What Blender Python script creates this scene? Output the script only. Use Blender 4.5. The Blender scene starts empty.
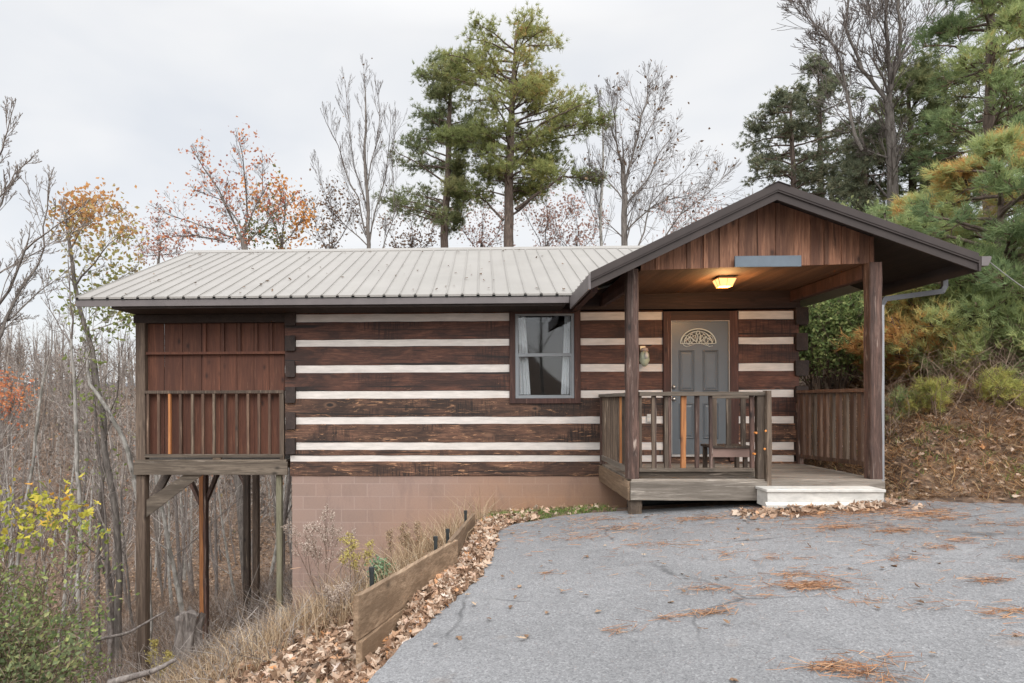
import bpy, math, random
import numpy as np
from mathutils import Vector, Matrix

sc = bpy.context.scene
col = sc.collection
R = math.radians
random.seed(7); NP = np.random.RandomState(11)

# ---------------------------------------------------------------- camera
F = 640.0; YAW = R(1.83); ROLL = -0.003
PPX = 483 - F*math.tan(YAW); PPY = 401.0
CAMZ = 1.5
M3 = Matrix.Rotation(YAW, 3, 'Z') @ Matrix.Rotation(R(90), 3, 'X') @ Matrix.Rotation(ROLL, 3, 'Z')
cd = bpy.data.cameras.new('camera'); cam = bpy.data.objects.new('camera', cd); col.objects.link(cam)
cam.matrix_world = Matrix.Translation((0, 0, CAMZ)) @ M3.to_4x4()
cd.sensor_width = 36; cd.lens = F/1024*36; cd.clip_end = 3000
cd.shift_x = (512-PPX)/1024; cd.shift_y = (PPY-341.5)/1024
sc.camera = cam
def P(px, py, Y):
    d = M3 @ Vector(((px-PPX)/F, -(py-PPY)/F, -1))
    t = Y/d.y
    return Vector((d.x*t, Y, CAMZ+d.z*t))
def PX(px, Y, py=400): return P(px, py, Y).x
def PZ(py, Y, px=483): return P(px, py, Y).z

# ---------------------------------------------------------------- materials
def newmat(name):
    m = bpy.data.materials.new(name); m.use_nodes = True
    nt = m.node_tree; nt.nodes.clear()
    out = nt.nodes.new('ShaderNodeOutputMaterial'); b = nt.nodes.new('ShaderNodeBsdfPrincipled')
    nt.links.new(b.outputs[0], out.inputs[0]); b.inputs['Roughness'].default_value = .8
    return m, nt, b
def nd(nt, t, **k):
    n = nt.nodes.new('ShaderNode'+t)
    for a, v in k.items(): setattr(n, a, v)
    return n
def coords(nt, scale=(1, 1, 1), obj=False):
    if obj: g = nd(nt, 'TexCoord').outputs['Object']
    else: g = nd(nt, 'NewGeometry').outputs['Position']
    mp = nd(nt, 'Mapping'); nt.links.new(g, mp.inputs[0]); mp.inputs['Scale'].default_value = scale
    return mp.outputs[0]
def noise(nt, vec, scale, detail=4, rough=.6, dist=0):
    n = nd(nt, 'TexNoise'); nt.links.new(vec, n.inputs['Vector'])
    n.inputs['Scale'].default_value = scale; n.inputs['Detail'].default_value = detail
    n.inputs['Roughness'].default_value = rough; n.inputs['Distortion'].default_value = dist
    return n.outputs['Fac']
def ramp(nt, fac, stops, interp='LINEAR'):
    r = nd(nt, 'ValToRGB'); nt.links.new(fac, r.inputs[0]); cr = r.color_ramp; cr.interpolation = interp
    while len(cr.elements) < len(stops): cr.elements.new(.5)
    for e, (p, c) in zip(cr.elements, stops):
        e.position = p; e.color = (c, c, c, 1) if isinstance(c, (int, float)) else (*c, 1)
    return r.outputs[0]
def mix(nt, fac, a, b, mode='MIX'):
    n = nd(nt, 'Mix', data_type='RGBA', blend_type=mode)
    for k, v in ((0, fac), (6, a), (7, b)):
        sock = n.inputs[k]
        if hasattr(v, 'links'): nt.links.new(v, sock)
        elif isinstance(v, (int, float)): sock.default_value = v if k == 0 else (v, v, v, 1)
        else: sock.default_value = (*v, 1)
    return n.outputs[2]
def bump(nt, b, h, strength=.3, dist=.02):
    n = nd(nt, 'Bump'); nt.links.new(h, n.inputs['Height']); n.inputs['Strength'].default_value = strength
    n.inputs['Distance'].default_value = dist; nt.links.new(n.outputs[0], b.inputs['Normal'])
def rnd(nt):
    a = nd(nt, 'Attribute'); a.attribute_name = 'rnd'; return a.outputs['Fac']

def wood(name, axis, dark, mid, light, worn=None, worn_amt=0.0, rough=.75, bs=.5, knots=True, freq=1.0):
    """grain stretched along an axis; worn = colour of bleached or bare streaks"""
    m, nt, b = newmat(name)
    sg = [14, 14, 14]; sg[axis] = .9
    sw = [9, 9, 9]; sw[axis] = .55
    at = rnd(nt)
    g = nd(nt, 'NewGeometry').outputs['Position']
    off = nd(nt, 'VectorMath', operation='SCALE'); cmb = nd(nt, 'CombineXYZ')
    for i in range(3): nt.links.new(at, cmb.inputs[i])
    nt.links.new(cmb.outputs[0], off.inputs[0]); off.inputs['Scale'].default_value = 13.7
    add = nd(nt, 'VectorMath', operation='ADD'); nt.links.new(g, add.inputs[0]); nt.links.new(off.outputs[0], add.inputs[1])
    def cc(s):
        mp = nd(nt, 'Mapping'); nt.links.new(add.outputs[0], mp.inputs[0]); mp.inputs['Scale'].default_value = s; return mp.outputs[0]
    n1 = noise(nt, cc(sg), 3.2*freq, 6, .7, .6)
    n2 = noise(nt, cc(sw), .8, 3, .6, .3)
    c = ramp(nt, n1, [(.3, dark), (.52, mid), (.72, light)])
    c = mix(nt, ramp(nt, n2, [(.38, 0), (.62, .75)]), c, dark)
    var = ramp(nt, at, [(0, .68), (1, 1.3)])
    c = mix(nt, 1.0, c, var, 'MULTIPLY')
    if knots:
        sk = [2.4, 2.4, 2.4]; sk[axis] = 1.3
        v = nd(nt, 'TexVoronoi'); nt.links.new(cc(sk), v.inputs['Vector']); v.inputs['Scale'].default_value = 1.7
        kf = ramp(nt, v.outputs['Distance'], [(.05, .85), (.10, .35), (.16, 0)])
        c = mix(nt, kf, c, tuple(x*.35 for x in dark))
    if worn:
        n3 = noise(nt, cc(sw), 2.1, 6, .72, .8)
        c = mix(nt, ramp(nt, n3, [(.60-worn_amt*.2, 0), (.70-worn_amt*.18, .9)]), c, worn)
    nt.links.new(c, b.inputs['Base Color']); b.inputs['Roughness'].default_value = rough
    bump(nt, b, n1, bs, .012)
    return m

M = {}
def logwood(name, dark, mid, light, bare, bare_t, saw):
    m, nt, b = newmat(name); at = rnd(nt)
    g = nd(nt, 'NewGeometry').outputs['Position']; cmb = nd(nt, 'CombineXYZ')
    nt.links.new(at, cmb.inputs[0]); nt.links.new(at, cmb.inputs[1])
    off = nd(nt, 'VectorMath', operation='SCALE'); nt.links.new(cmb.outputs[0], off.inputs[0]); off.inputs['Scale'].default_value = 17.3
    add = nd(nt, 'VectorMath', operation='ADD'); nt.links.new(g, add.inputs[0]); nt.links.new(off.outputs[0], add.inputs[1])
    def cc(s_):
        mp = nd(nt, 'Mapping'); nt.links.new(add.outputs[0], mp.inputs[0]); mp.inputs['Scale'].default_value = s_; return mp.outputs[0]
    grain = noise(nt, cc((1.6, 1, 26)), 1.5, 8, .72, 1.1)
    fine = noise(nt, cc((5, 1, 70)), 1.6, 5, .7, .4)
    blotch = noise(nt, cc((.9, 1, 2.6)), 1.5, 5, .62, .8)
    c = ramp(nt, grain, [(.30, dark), (.50, mid), (.70, light)])
    c = mix(nt, ramp(nt, blotch, [(.40, .85), (.58, 0)]), c, dark)
    c = mix(nt, ramp(nt, fine, [(.36, .55), (.5, 0)]), c, tuple(x*.5 for x in dark))
    # saw marks running across the face
    sawn = noise(nt, cc((42, 1, 2.5)), 1.0, 3, .6); smask = noise(nt, cc((.7, 1, 1.5)), 1.3, 3)
    sm_ = nd(nt, 'Math', operation='MULTIPLY'); nt.links.new(ramp(nt, sawn, [(.42, 1), (.52, 0)]), sm_.inputs[0]); nt.links.new(ramp(nt, smask, [(.50, 0), (.60, saw)]), sm_.inputs[1])
    c = mix(nt, sm_.outputs[0], c, tuple(x*.6 for x in dark))
    # knots: dark eye, pale halo, stretched along the log
    v = nd(nt, 'TexVoronoi'); nt.links.new(cc((1.15, 1, 2.2)), v.inputs['Vector']); v.inputs['Scale'].default_value = 1.25
    c = mix(nt, ramp(nt, v.outputs['Distance'], [(.07, 0), (.10, .5), (.17, 0)]), c, light)
    c = mix(nt, ramp(nt, v.outputs['Distance'], [(.055, .95), (.10, 0)]), c, (.010, .006, .005))
    # bare and scraped patches
    pz = noise(nt, cc((2.6, 1, 16)), 1.2, 7, .75, 1.4)
    c = mix(nt, ramp(nt, pz, [(bare_t, 0), (bare_t+.05, .85)]), c, bare)
    # long drying checks
    ck = noise(nt, cc((.55, 1, 22)), 1.0, 2, .5, .3)
    c = mix(nt, ramp(nt, ck, [(.345, .9), (.365, 0)]), c, (.008, .005, .004))
    c = mix(nt, 1.0, c, ramp(nt, at, [(0, .8), (1, 1.22)]), 'MULTIPLY')
    nt.links.new(c, b.inputs['Base Color']); b.inputs['Roughness'].default_value = .7; bump(nt, b, grain, .5, .01); return m
M['log'] = logwood('log_wood', (.032, .0125, .0085), (.112, .042, .025), (.215, .092, .054), (.38, .19, .10), .65, .7)
M['log_worn'] = logwood('worn_log_wood', (.026, .0135, .009), (.118, .055, .033), (.26, .14, .083), (.44, .235, .125), .58, 1.0)
M['log_end'] = wood('log_end_wood', 1, (.018, .011, .009), (.04, .024, .019), (.075, .047, .036))
M['stain_v'] = wood('stained_boards', 2, (.062, .021, .012), (.112, .040, .021), (.165, .064, .035), (.20, .10, .06), -.04, bs=.25)
M['gable_v'] = wood('gable_boards', 2, (.11, .045, .026), (.30, .140, .078), (.47, .25, .15), (.04, .02, .013), .18)
M['grey_x'] = wood('grey_boards_across', 0, (.060, .044, .031), (.165, .128, .095), (.27, .22, .17), (.36, .30, .24), .06)
M['grey_y'] = wood('grey_boards_deep', 1, (.13, .11, .09), (.26, .225, .185), (.36, .32, .27), (.45, .40, .34), .05)
M['pale_x'] = wood('pale_weathered_boards', 0, (.10, .082, .064), (.235, .20, .165), (.36, .315, .27), (.44, .39, .33), .05)
M['grey_z'] = wood('grey_boards_upright', 2, (.05, .034, .024), (.145, .102, .070), (.25, .185, .13), (.36, .29, .22), .05)
M['deckpost_z'] = wood('deck_post_wood', 2, (.036, .023, .016), (.095, .066, .047), (.17, .125, .09), (.27, .21, .155), .03)
M['green_z'] = wood('green_post_wood', 2, (.12, .11, .07), (.25, .23, .15), (.33, .31, .21))
M['orange_z'] = wood('fresh_orange_wood', 2, (.26, .095, .032), (.46, .19, .062), (.60, .30, .12), (.09, .04, .022), .12)
M['brownpost_z'] = wood('brown_post_wood', 2, (.024, .014, .011), (.115, .062, .046), (.22, .135, .105), (.38, .30, .25), .14, bs=.9, freq=1.3)
M['baluster_z'] = wood('brown_baluster_wood', 2, (.055, .028, .018), (.135, .078, .050), (.22, .14, .092), (.32, .22, .15), .03)
M['dark_x'] = wood('dark_trim_across', 0, (.022, .012, .010), (.045, .022, .017), (.07, .034, .026))
M['trim_z'] = wood('dark_trim_upright', 2, (.032, .014, .011), (.07, .03, .023), (.12, .055, .042), (.24, .14, .10), -.02)
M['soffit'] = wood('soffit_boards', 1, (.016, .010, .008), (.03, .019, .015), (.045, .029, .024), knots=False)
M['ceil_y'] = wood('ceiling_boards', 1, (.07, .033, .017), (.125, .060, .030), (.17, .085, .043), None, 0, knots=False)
M['plank_y'] = wood('retaining_planks', 1, (.15, .095, .055), (.36, .245, .155), (.50, .37, .25), (.20, .13, .08), .0)

def simple(name, colr, rough=.6, nscale=None, amt=.15, metallic=0, bs=0, stretch=(1, 1, 1)):
    m, nt, b = newmat(name)
    if nscale:
        n = noise(nt, coords(nt, stretch), nscale, 6, .65)
        c = ramp(nt, n, [(.3, tuple(x*(1-amt) for x in colr)), (.7, tuple(min(1, x*(1+amt)) for x in colr))])
        nt.links.new(c, b.inputs['Base Color'])
        if bs: bump(nt, b, n, bs, .01)
    else: b.inputs['Base Color'].default_value = (*colr, 1)
    b.inputs['Roughness'].default_value = rough; b.inputs['Metallic'].default_value = metallic
    return m
M['chink'] = simple('white_chinking', (.62, .575, .535), .85, 3.2, .16, bs=.2, stretch=(1, 1, 5))
M['fascia'] = simple('painted_fascia', (.125, .108, .106), .5, 3, .15)
M['rake'] = simple('dark_rake_boards', (.042, .032, .029), .8, 3, .2)
def mat_roof():
    m, nt, b = newmat('cream_sheet_metal'); co = coords(nt)
    n = noise(nt, co, 1.3, 5, .6); st = noise(nt, coords(nt, (9, 1.0, 1.0)), 1.2, 4, .6, .2); sp = noise(nt, co, 38, 3, .7)
    c = ramp(nt, n, [(.3, (.23, .216, .198)), (.7, (.268, .252, .232))])
    c = mix(nt, ramp(nt, st, [(.55, 0), (.75, .28)]), c, (.20, .18, .155))
    c = mix(nt, ramp(nt, sp, [(.74, 0), (.78, .15)]), c, (.18, .15, .12))
    nt.links.new(c, b.inputs['Base Color']); b.inputs['Roughness'].default_value = .55; return m
M['roof'] = mat_roof()
M['roofdark'] = simple('foam_closure', (.03, .03, .03), .9, 30, .3)
M['gutter'] = simple('grey_gutter_metal', (.30, .30, .31), .4, 5, .1, metallic=.3)
M['dkmetal'] = simple('dark_downspout', (.07, .07, .075), .5, 5, .1)
M['white'] = simple('white_paint', (.55, .53, .49), .6, 7, .2, stretch=(1, 1, 3))
M['door'] = simple('grey_door_paint', (.095, .108, .12), .42, 3, .08)
M['winframe'] = simple('grey_window_frame', (.20, .215, .23), .45, 6, .08)
M['signgrey'] = simple('slate_grey_board', (.12, .15, .18), .6, 6, .1)
M['curtain'] = simple('white_curtain_cloth', (.70, .70, .68), .9, 5, .08)
M['inside'] = simple('dark_room_wall', (.10, .085, .075), .9, 2, .1)
M['brass'] = simple('brass', (.55, .42, .25), .35, 9, .1, metallic=.9)
M['nickel'] = simple('nickel', (.55, .53, .50), .3, 9, .1, metallic=.9)
M['black'] = simple('black_metal', (.02, .025, .025), .5, 9, .2)
M['blackp'] = simple('black_plastic_sheet', (.012, .012, .014), .5, 4, .3)
M['cable'] = simple('cable_rubber', (.16, .15, .14), .7, 5, .1)
M['rock'] = simple('grey_rock', (.26, .24, .21), .95, 6, .4, bs=.9)
M['farhill'] = simple('far_hill_wood', (.10, .105, .12), 1, .06, .35)
M['pinkbox'] = simple('faded_pink_board', (.26, .17, .14), .7, 6, .12)
M['lead'] = simple('pale_came', (.60, .64, .60), .4, 9, .1)

def mat_block():
    m, nt, b = newmat('painted_block')
    g = nd(nt, 'NewGeometry').outputs['Position']
    sx = nd(nt, 'SeparateXYZ'); nt.links.new(g, sx.inputs[0])
    cx = nd(nt, 'CombineXYZ')
    nt.links.new(sx.outputs['X'], cx.inputs[0]); nt.links.new(sx.outputs['Z'], cx.inputs[1])
    br = nd(nt, 'TexBrick'); nt.links.new(cx.outputs[0], br.inputs['Vector'])
    br.inputs['Scale'].default_value = 1.0; br.inputs['Brick Width'].default_value = .406; br.inputs['Row Height'].default_value = .203
    br.inputs['Mortar Size'].default_value = .009; br.inputs['Mortar Smooth'].default_value = .3
    br.inputs['Color1'].default_value = (.262, .185, .152, 1); br.inputs['Color2'].default_value = (.30, .212, .175, 1)
    br.inputs['Mortar'].default_value = (.335, .25, .215, 1)
    n = noise(nt, coords(nt), 1.2, 4); n2 = noise(nt, coords(nt), 45, 3)
    c = mix(nt, ramp(nt, n, [(.35, 0), (.7, .6)]), br.outputs['Color'], (.325, .215, .17))
    # red clay splashed up from the ground along the foot of the wall, higher to the right
    mn = nd(nt, 'Math', operation='MINIMUM'); nt.links.new(sx.outputs['X'], mn.inputs[0]); mn.inputs[1].default_value = 0
    gl_ = nd(nt, 'Math', operation='MULTIPLY_ADD'); nt.links.new(mn.outputs[0], gl_.inputs[0]); gl_.inputs[1].default_value = -.45; nt.links.new(sx.outputs['Z'], gl_.inputs[2])
    ma = nd(nt, 'MapRange'); nt.links.new(gl_.outputs[0], ma.inputs[0]); ma.inputs[1].default_value = .70; ma.inputs[2].default_value = -.25
    mb = nd(nt, 'MapRange'); nt.links.new(sx.outputs['X'], mb.inputs[0]); mb.inputs[1].default_value = -2.6; mb.inputs[2].default_value = .6
    mu = nd(nt, 'Math', operation='MULTIPLY'); nt.links.new(ma.outputs[0], mu.inputs[0]); nt.links.new(mb.outputs[0], mu.inputs[1])
    m2 = nd(nt, 'Math', operation='MULTIPLY'); nt.links.new(mu.outputs[0], m2.inputs[0])
    nt.links.new(ramp(nt, n, [(.2, .35), (.7, 1)]), m2.inputs[1])
    c = mix(nt, m2.outputs[0], c, (.40, .22, .12))
    c = mix(nt, ramp(nt, noise(nt, coords(nt, (2.2, 1, .7)), 1.6, 5, .65, .6), [(.52, 0), (.68, .35)]), c, (.17, .115, .10))
    c = mix(nt, ramp(nt, n2, [(.3, .12), (.6, 0)]), c, (.12, .07, .06))
    nt.links.new(c, b.inputs['Base Color']); b.inputs['Roughness'].default_value = .85
    bump(nt, b, br.outputs['Fac'], -1.0, .02)
    return m
M['block'] = mat_block()

def mat_asphalt():
    m, nt, b = newmat('weathered_asphalt')
    co = coords(nt)
    v = nd(nt, 'TexVoronoi'); nt.links.new(co, v.inputs['Vector']); v.inputs['Scale'].default_value = 75
    v2 = nd(nt, 'TexVoronoi'); nt.links.new(co, v2.inputs['Vector']); v2.inputs['Scale'].default_value = 150
    big = noise(nt, co, .55, 5, .6, .4); mid = noise(nt, co, 6, 4, .6); f = noise(nt, co, 60, 4, .75)
    c = ramp(nt, v.outputs['Color'], [(.05, (.10, .10, .105)), (.35, (.205, .205, .21)), (.75, (.27, .27, .275)), (.97, (.42, .42, .42))])
    c2 = ramp(nt, v2.outputs['Color'], [(.1, (.12, .12, .125)), (.5, (.235, .236, .24)), (.95, (.38, .38, .385))])
    c = mix(nt, .45, c, c2)
    c = mix(nt, ramp(nt, f, [(.3, .45), (.55, 0)]), c, (.10, .10, .105))
    c = mix(nt, 1.0, c, ramp(nt, big, [(.3, .68), (.68, .93)]), 'MULTIPLY')
    c = mix(nt, 1.0, c, ramp(nt, mid, [(.3, .92), (.7, 1.06)]), 'MULTIPLY')
    # worn dark seams and oil spots
    wv = noise(nt, coords(nt, (.35, 2.2, 1)), 1.1, 6, .7, 1.6)
    c = mix(nt, ramp(nt, wv, [(.655, 0), (.70, .45)]), c, (.085, .085, .09))
    c = mix(nt, ramp(nt, noise(nt, co, 1.9, 3), [(.66, 0), (.76, .30)]), c, (.24, .17, .12))
    dn = nd(nt, 'TexNoise'); nt.links.new(co, dn.inputs['Vector']); dn.inputs['Scale'].default_value = 1.6; dn.inputs['Detail'].default_value = 6
    dm = mix(nt, .22, co, dn.outputs['Color']); vc = nd(nt, 'TexVoronoi', feature='DISTANCE_TO_EDGE'); nt.links.new(dm, vc.inputs['Vector']); vc.inputs['Scale'].default_value = .75
    ckm = nd(nt, 'Math', operation='MULTIPLY'); nt.links.new(ramp(nt, vc.outputs['Distance'], [(.003, .75), (.010, 0)]), ckm.inputs[0]); nt.links.new(ramp(nt, noise(nt, co, .8, 2), [(.50, 0), (.58, 1)]), ckm.inputs[1])
    c = mix(nt, ckm.outputs[0], c, (.06, .06, .062))
    bl = noise(nt, co, 1.15, 6, .72, .8)
    c = mix(nt, ramp(nt, bl, [(.57, 0), (.68, .38)]), c, (.10, .10, .105)); c = mix(nt, ramp(nt, bl, [(.30, .30), (.42, 0)]), c, (.30, .298, .296))
    c = mix(nt, ramp(nt, noise(nt, co, 9, 5, .8), [(.66, 0), (.71, .55)]), c, (.10, .09, .085))
    nt.links.new(c, b.inputs['Base Color']); b.inputs['Roughness'].default_value = .9
    bump(nt, b, v.outputs['Distance'], .5, .008)
    return m
M['asphalt'] = mat_asphalt()

def mat_ground():
    m, nt, b = newmat('woodland_floor')
    co = coords(nt)
    v = nd(nt, 'TexVoronoi'); nt.links.new(co, v.inputs['Vector']); v.inputs['Scale'].default_value = 14
    n = noise(nt, co, 3, 6, .7, .5); n2 = noise(nt, co, .5, 4)
    c = ramp(nt, v.outputs['Color'], [(.1, (.055, .033, .022)), (.4, (.13, .08, .05)), (.7, (.20, .13, .085)), (.95, (.30, .21, .15))])
    c = mix(nt, ramp(nt, n, [(.35, .8), (.6, 0)]), c, (.05, .033, .024))
    c = mix(nt, ramp(nt, n2, [(.55, 0), (.7, .5)]), c, (.10, .075, .055))
    nt.links.new(c, b.inputs['Base Color']); b.inputs['Roughness'].default_value = .95
    bump(nt, b, n, .8, .05)
    return m
M['ground'] = mat_ground()

def leafmat(name, stops, trans=.25, interp='LINEAR'):
    m = bpy.data.materials.new(name); m.use_nodes = True; nt = m.node_tree; nt.nodes.clear()
    out = nd(nt, 'OutputMaterial'); d = nd(nt, 'BsdfDiffuse'); t = nd(nt, 'BsdfTranslucent'); mx = nd(nt, 'MixShader')
    c = ramp(nt, rnd(nt), stops, interp)
    nt.links.new(c, d.inputs[0]); nt.links.new(c, t.inputs[0]); mx.inputs[0].default_value = trans
    nt.links.new(d.outputs[0], mx.inputs[1]); nt.links.new(t.outputs[0], mx.inputs[2]); nt.links.new(mx.outputs[0], out.inputs[0])
    return m
L = {}
L['pine'] = leafmat('pine_needles', [(0, (.15, .185, .085)), (.45, (.27, .30, .12)), (.8, (.40, .39, .15)), (.95, (.48, .36, .14)), (1, (.42, .24, .10))], .45)
L['pine_dark'] = leafmat('dark_pine_needles', [(0, (.15, .18, .09)), (.6, (.25, .28, .14)), (1, (.38, .37, .18))], .45)
L['hemlock'] = leafmat('hemlock_needles', [(0, (.13, .15, .10)), (.6, (.21, .23, .15)), (1, (.32, .31, .20))], .45)
L['white_pine'] = leafmat('soft_pine_needles', [(0, (.16, .22, .11)), (.35, (.30, .37, .17)), (.70, (.46, .50, .22)), (.80, (.50, .42, .16)), (.93, (.58, .38, .14)), (1, (.52, .27, .11))], .4)
L['yellow_pine'] = leafmat('yellowing_pine_needles', [(0, (.24, .27, .10)), (.5, (.42, .42, .13)), (1, (.52, .46, .16))], .4)
L['red'] = leafmat('red_autumn_leaves', [(0, (.30, .12, .10)), (.4, (.50, .19, .11)), (.7, (.62, .27, .11)), (1, (.60, .38, .30))], .4)
L['orange'] = leafmat('orange_autumn_leaves', [(0, (.16, .17, .07)), (.35, (.22, .20, .08)), (.5, (.58, .26, .08)), (1, (.66, .34, .12))], .4)
L['olive'] = leafmat('olive_autumn_leaves', [(0, (.22, .26, .09)), (.4, (.34, .33, .13)), (.75, (.44, .35, .16)), (1, (.52, .28, .12))], .4)
L['pink'] = leafmat('dull_pink_leaves', [(0, (.33, .21, .18)), (1, (.52, .36, .31))])
L['brown'] = leafmat('brown_dead_leaves', [(0, (.10, .065, .045)), (1, (.27, .18, .12))])
L['green'] = leafmat('green_shrub_leaves', [(0, (.12, .17, .07)), (.6, (.23, .29, .11)), (1, (.40, .43, .17))], .4)
L['shrub_dk'] = leafmat('mid_green_shrub_leaves', [(0, (.12, .16, .085)), (.7, (.24, .28, .14)), (1, (.42, .42, .19))], .4)
L['yellow'] = leafmat('yellow_sapling_leaves', [(0, (.20, .24, .06)), (.4, (.42, .39, .07)), (.85, (.58, .46, .09)), (1, (.58, .30, .06))])
L['litter'] = leafmat('fallen_leaf', [(0, (.12, .07, .045)), (.3, (.31, .20, .135)), (.6, (.46, .33, .24)), (.84, (.56, .46, .37)), (.94, (.50, .24, .10)), (1, (.62, .54, .48))], .1)
L['litter_dk'] = leafmat('old_fallen_leaf', [(0, (.11, .068, .045)), (.5, (.24, .155, .10)), (.85, (.36, .255, .175)), (1, (.50, .40, .30))], .1)
L['straw'] = leafmat('dry_straw', [(0, (.22, .15, .09)), (.5, (.38, .27, .17)), (1, (.52, .42, .30))], .15)
L['straw_mix'] = leafmat('mixed_straw', [(0, (.24, .12, .06)), (.4, (.42, .24, .12)), (.8, (.56, .36, .18)), (1, (.50, .42, .28))], .05)
L['pstraw'] = leafmat('pine_straw', [(0, (.18, .09, .055)), (.5, (.33, .175, .10)), (1, (.44, .28, .17))], .05)
L['grass'] = leafmat('green_grass', [(0, (.10, .16, .05)), (1, (.27, .33, .11))], .3)
L['gold'] = leafmat('goldenrod_bloom', [(0, (.34, .28, .10)), (1, (.54, .46, .16))])
L['fluff'] = leafmat('pale_seed_fluff', [(0, (.38, .30, .25)), (1, (.58, .49, .42))])
L['twig'] = leafmat('bare_twig', [(0, (.15, .125, .11)), (.6, (.27, .235, .21)), (1, (.42, .38, .345))], 0)
L['twig_dark'] = leafmat('dark_bare_twig', [(0, (.07, .058, .052)), (.6, (.135, .115, .105)), (1, (.22, .195, .18))], 0)
L['twig_brown'] = leafmat('brown_twig', [(0, (.08, .055, .042)), (.6, (.18, .13, .10)), (1, (.31, .235, .18))], 0)
def barkmat(name, a, b_, c_, patch=None):
    m, nt, b = newmat(name)
    n = noise(nt, coords(nt, (6, 6, 1.3), obj=True), 3, 6, .7, .5)
    c = ramp(nt, n, [(.32, a), (.52, b_), (.7, c_)])
    if patch: c = mix(nt, ramp(nt, noise(nt, coords(nt, (1, 1, .6), obj=True), 5, 4), [(.5, 0), (.6, .85)]), c, patch)
    nt.links.new(c, b.inputs['Base Color']); b.inputs['Roughness'].default_value = .95
    bump(nt, b, n, .7, .02); return m
M['bark'] = barkmat('grey_bark', (.065, .055, .048), (.15, .13, .115), (.24, .215, .19))
M['bark_pine'] = barkmat('pine_bark', (.045, .033, .027), (.12, .088, .07), (.20, .15, .125))
M['bark_pale'] = barkmat('pale_bark', (.17, .155, .14), (.34, .32, .29), (.50, .475, .44), (.16, .15, .13))
M['bark_wood'] = barkmat('wood_trunk_bark', (.075, .062, .055), (.175, .15, .135), (.30, .265, .24))
def mat_glass():
    m = bpy.data.materials.new('window_glass'); m.use_nodes = True; nt = m.node_tree; nt.nodes.clear()
    out = nd(nt, 'OutputMaterial'); t = nd(nt, 'BsdfTransparent'); g = nd(nt, 'BsdfGlossy'); mx = nd(nt, 'MixShader')
    g.inputs['Roughness'].default_value = .03; t.inputs[0].default_value = (.86, .88, .90, 1)
    n = noise(nt, coords(nt), 2.5, 2); bp = nd(nt, 'Bump'); nt.links.new(n, bp.inputs['Height']); bp.inputs['Strength'].default_value = .05; bp.inputs['Distance'].default_value = .02
    mx.inputs[0].default_value = .05
    nt.links.new(t.outputs[0], mx.inputs[1]); nt.links.new(g.outputs[0], mx.inputs[2]); nt.links.new(mx.outputs[0], out.inputs[0])
    return m
M['glass'] = mat_glass()
def mat_emit(name, c, s):
    m, nt, b = newmat(name); b.inputs['Base Color'].default_value = (*c, 1)
    b.inputs['Emission Color'].default_value = (*c, 1); b.inputs['Emission Strength'].default_value = s; return m
M['bulb'] = mat_emit('lit_lantern_glass', (1.0, .55, .20), 1.5)

# ---------------------------------------------------------------- mesh tools
def mk_mesh(name, V, faces_n, idx, mat, rn=None, smooth=False):
    """V (n,3); faces_n: verts per face array; idx: flat loop indices"""
    me = bpy.data.meshes.new(name)
    V = np.asarray(V, dtype=np.float32); idx = np.asarray(idx, dtype=np.int32); faces_n = np.asarray(faces_n, dtype=np.int32)
    me.vertices.add(len(V)); me.vertices.foreach_set('co', V.ravel())
    me.loops.add(len(idx)); me.loops.foreach_set('vertex_index', idx)
    me.polygons.add(len(faces_n))
    st = np.concatenate(([0], np.cumsum(faces_n)[:-1])).astype(np.int32)
    me.polygons.foreach_set('loop_start', st); me.polygons.foreach_set('loop_total', faces_n)
    me.polygons.foreach_set('use_smooth', np.full(len(faces_n), bool(smooth)))
    me.update(calc_edges=True)
    a = me.attributes.new('rnd', 'FLOAT', 'FACE')
    a.data.foreach_set('value', (np.asarray(rn, dtype=np.float32) if rn is not None else np.full(len(faces_n), .5, np.float32)))
    me.materials.append(mat)
    return me
def link(name, me, parent=None):
    o = bpy.data.objects.new(name, me); col.objects.link(o)
    if parent: o.parent = parent
    return o
def tag(o, label=None, cat=None, group=None, kind=None):
    if label: o['label'] = label
    if cat: o['category'] = cat
    if group: o['group'] = group
    if kind: o['kind'] = kind
    return o
def empty(name, loc, label, cat, group=None):
    o = bpy.data.objects.new(name, None); col.objects.link(o); o.location = loc; o.empty_display_size = .2
    return tag(o, label, cat, group)
def origin_of(o):
    v = Vector((0, 0, 0))
    while o is not None: v = v + o.location; o = o.parent
    return v

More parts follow.
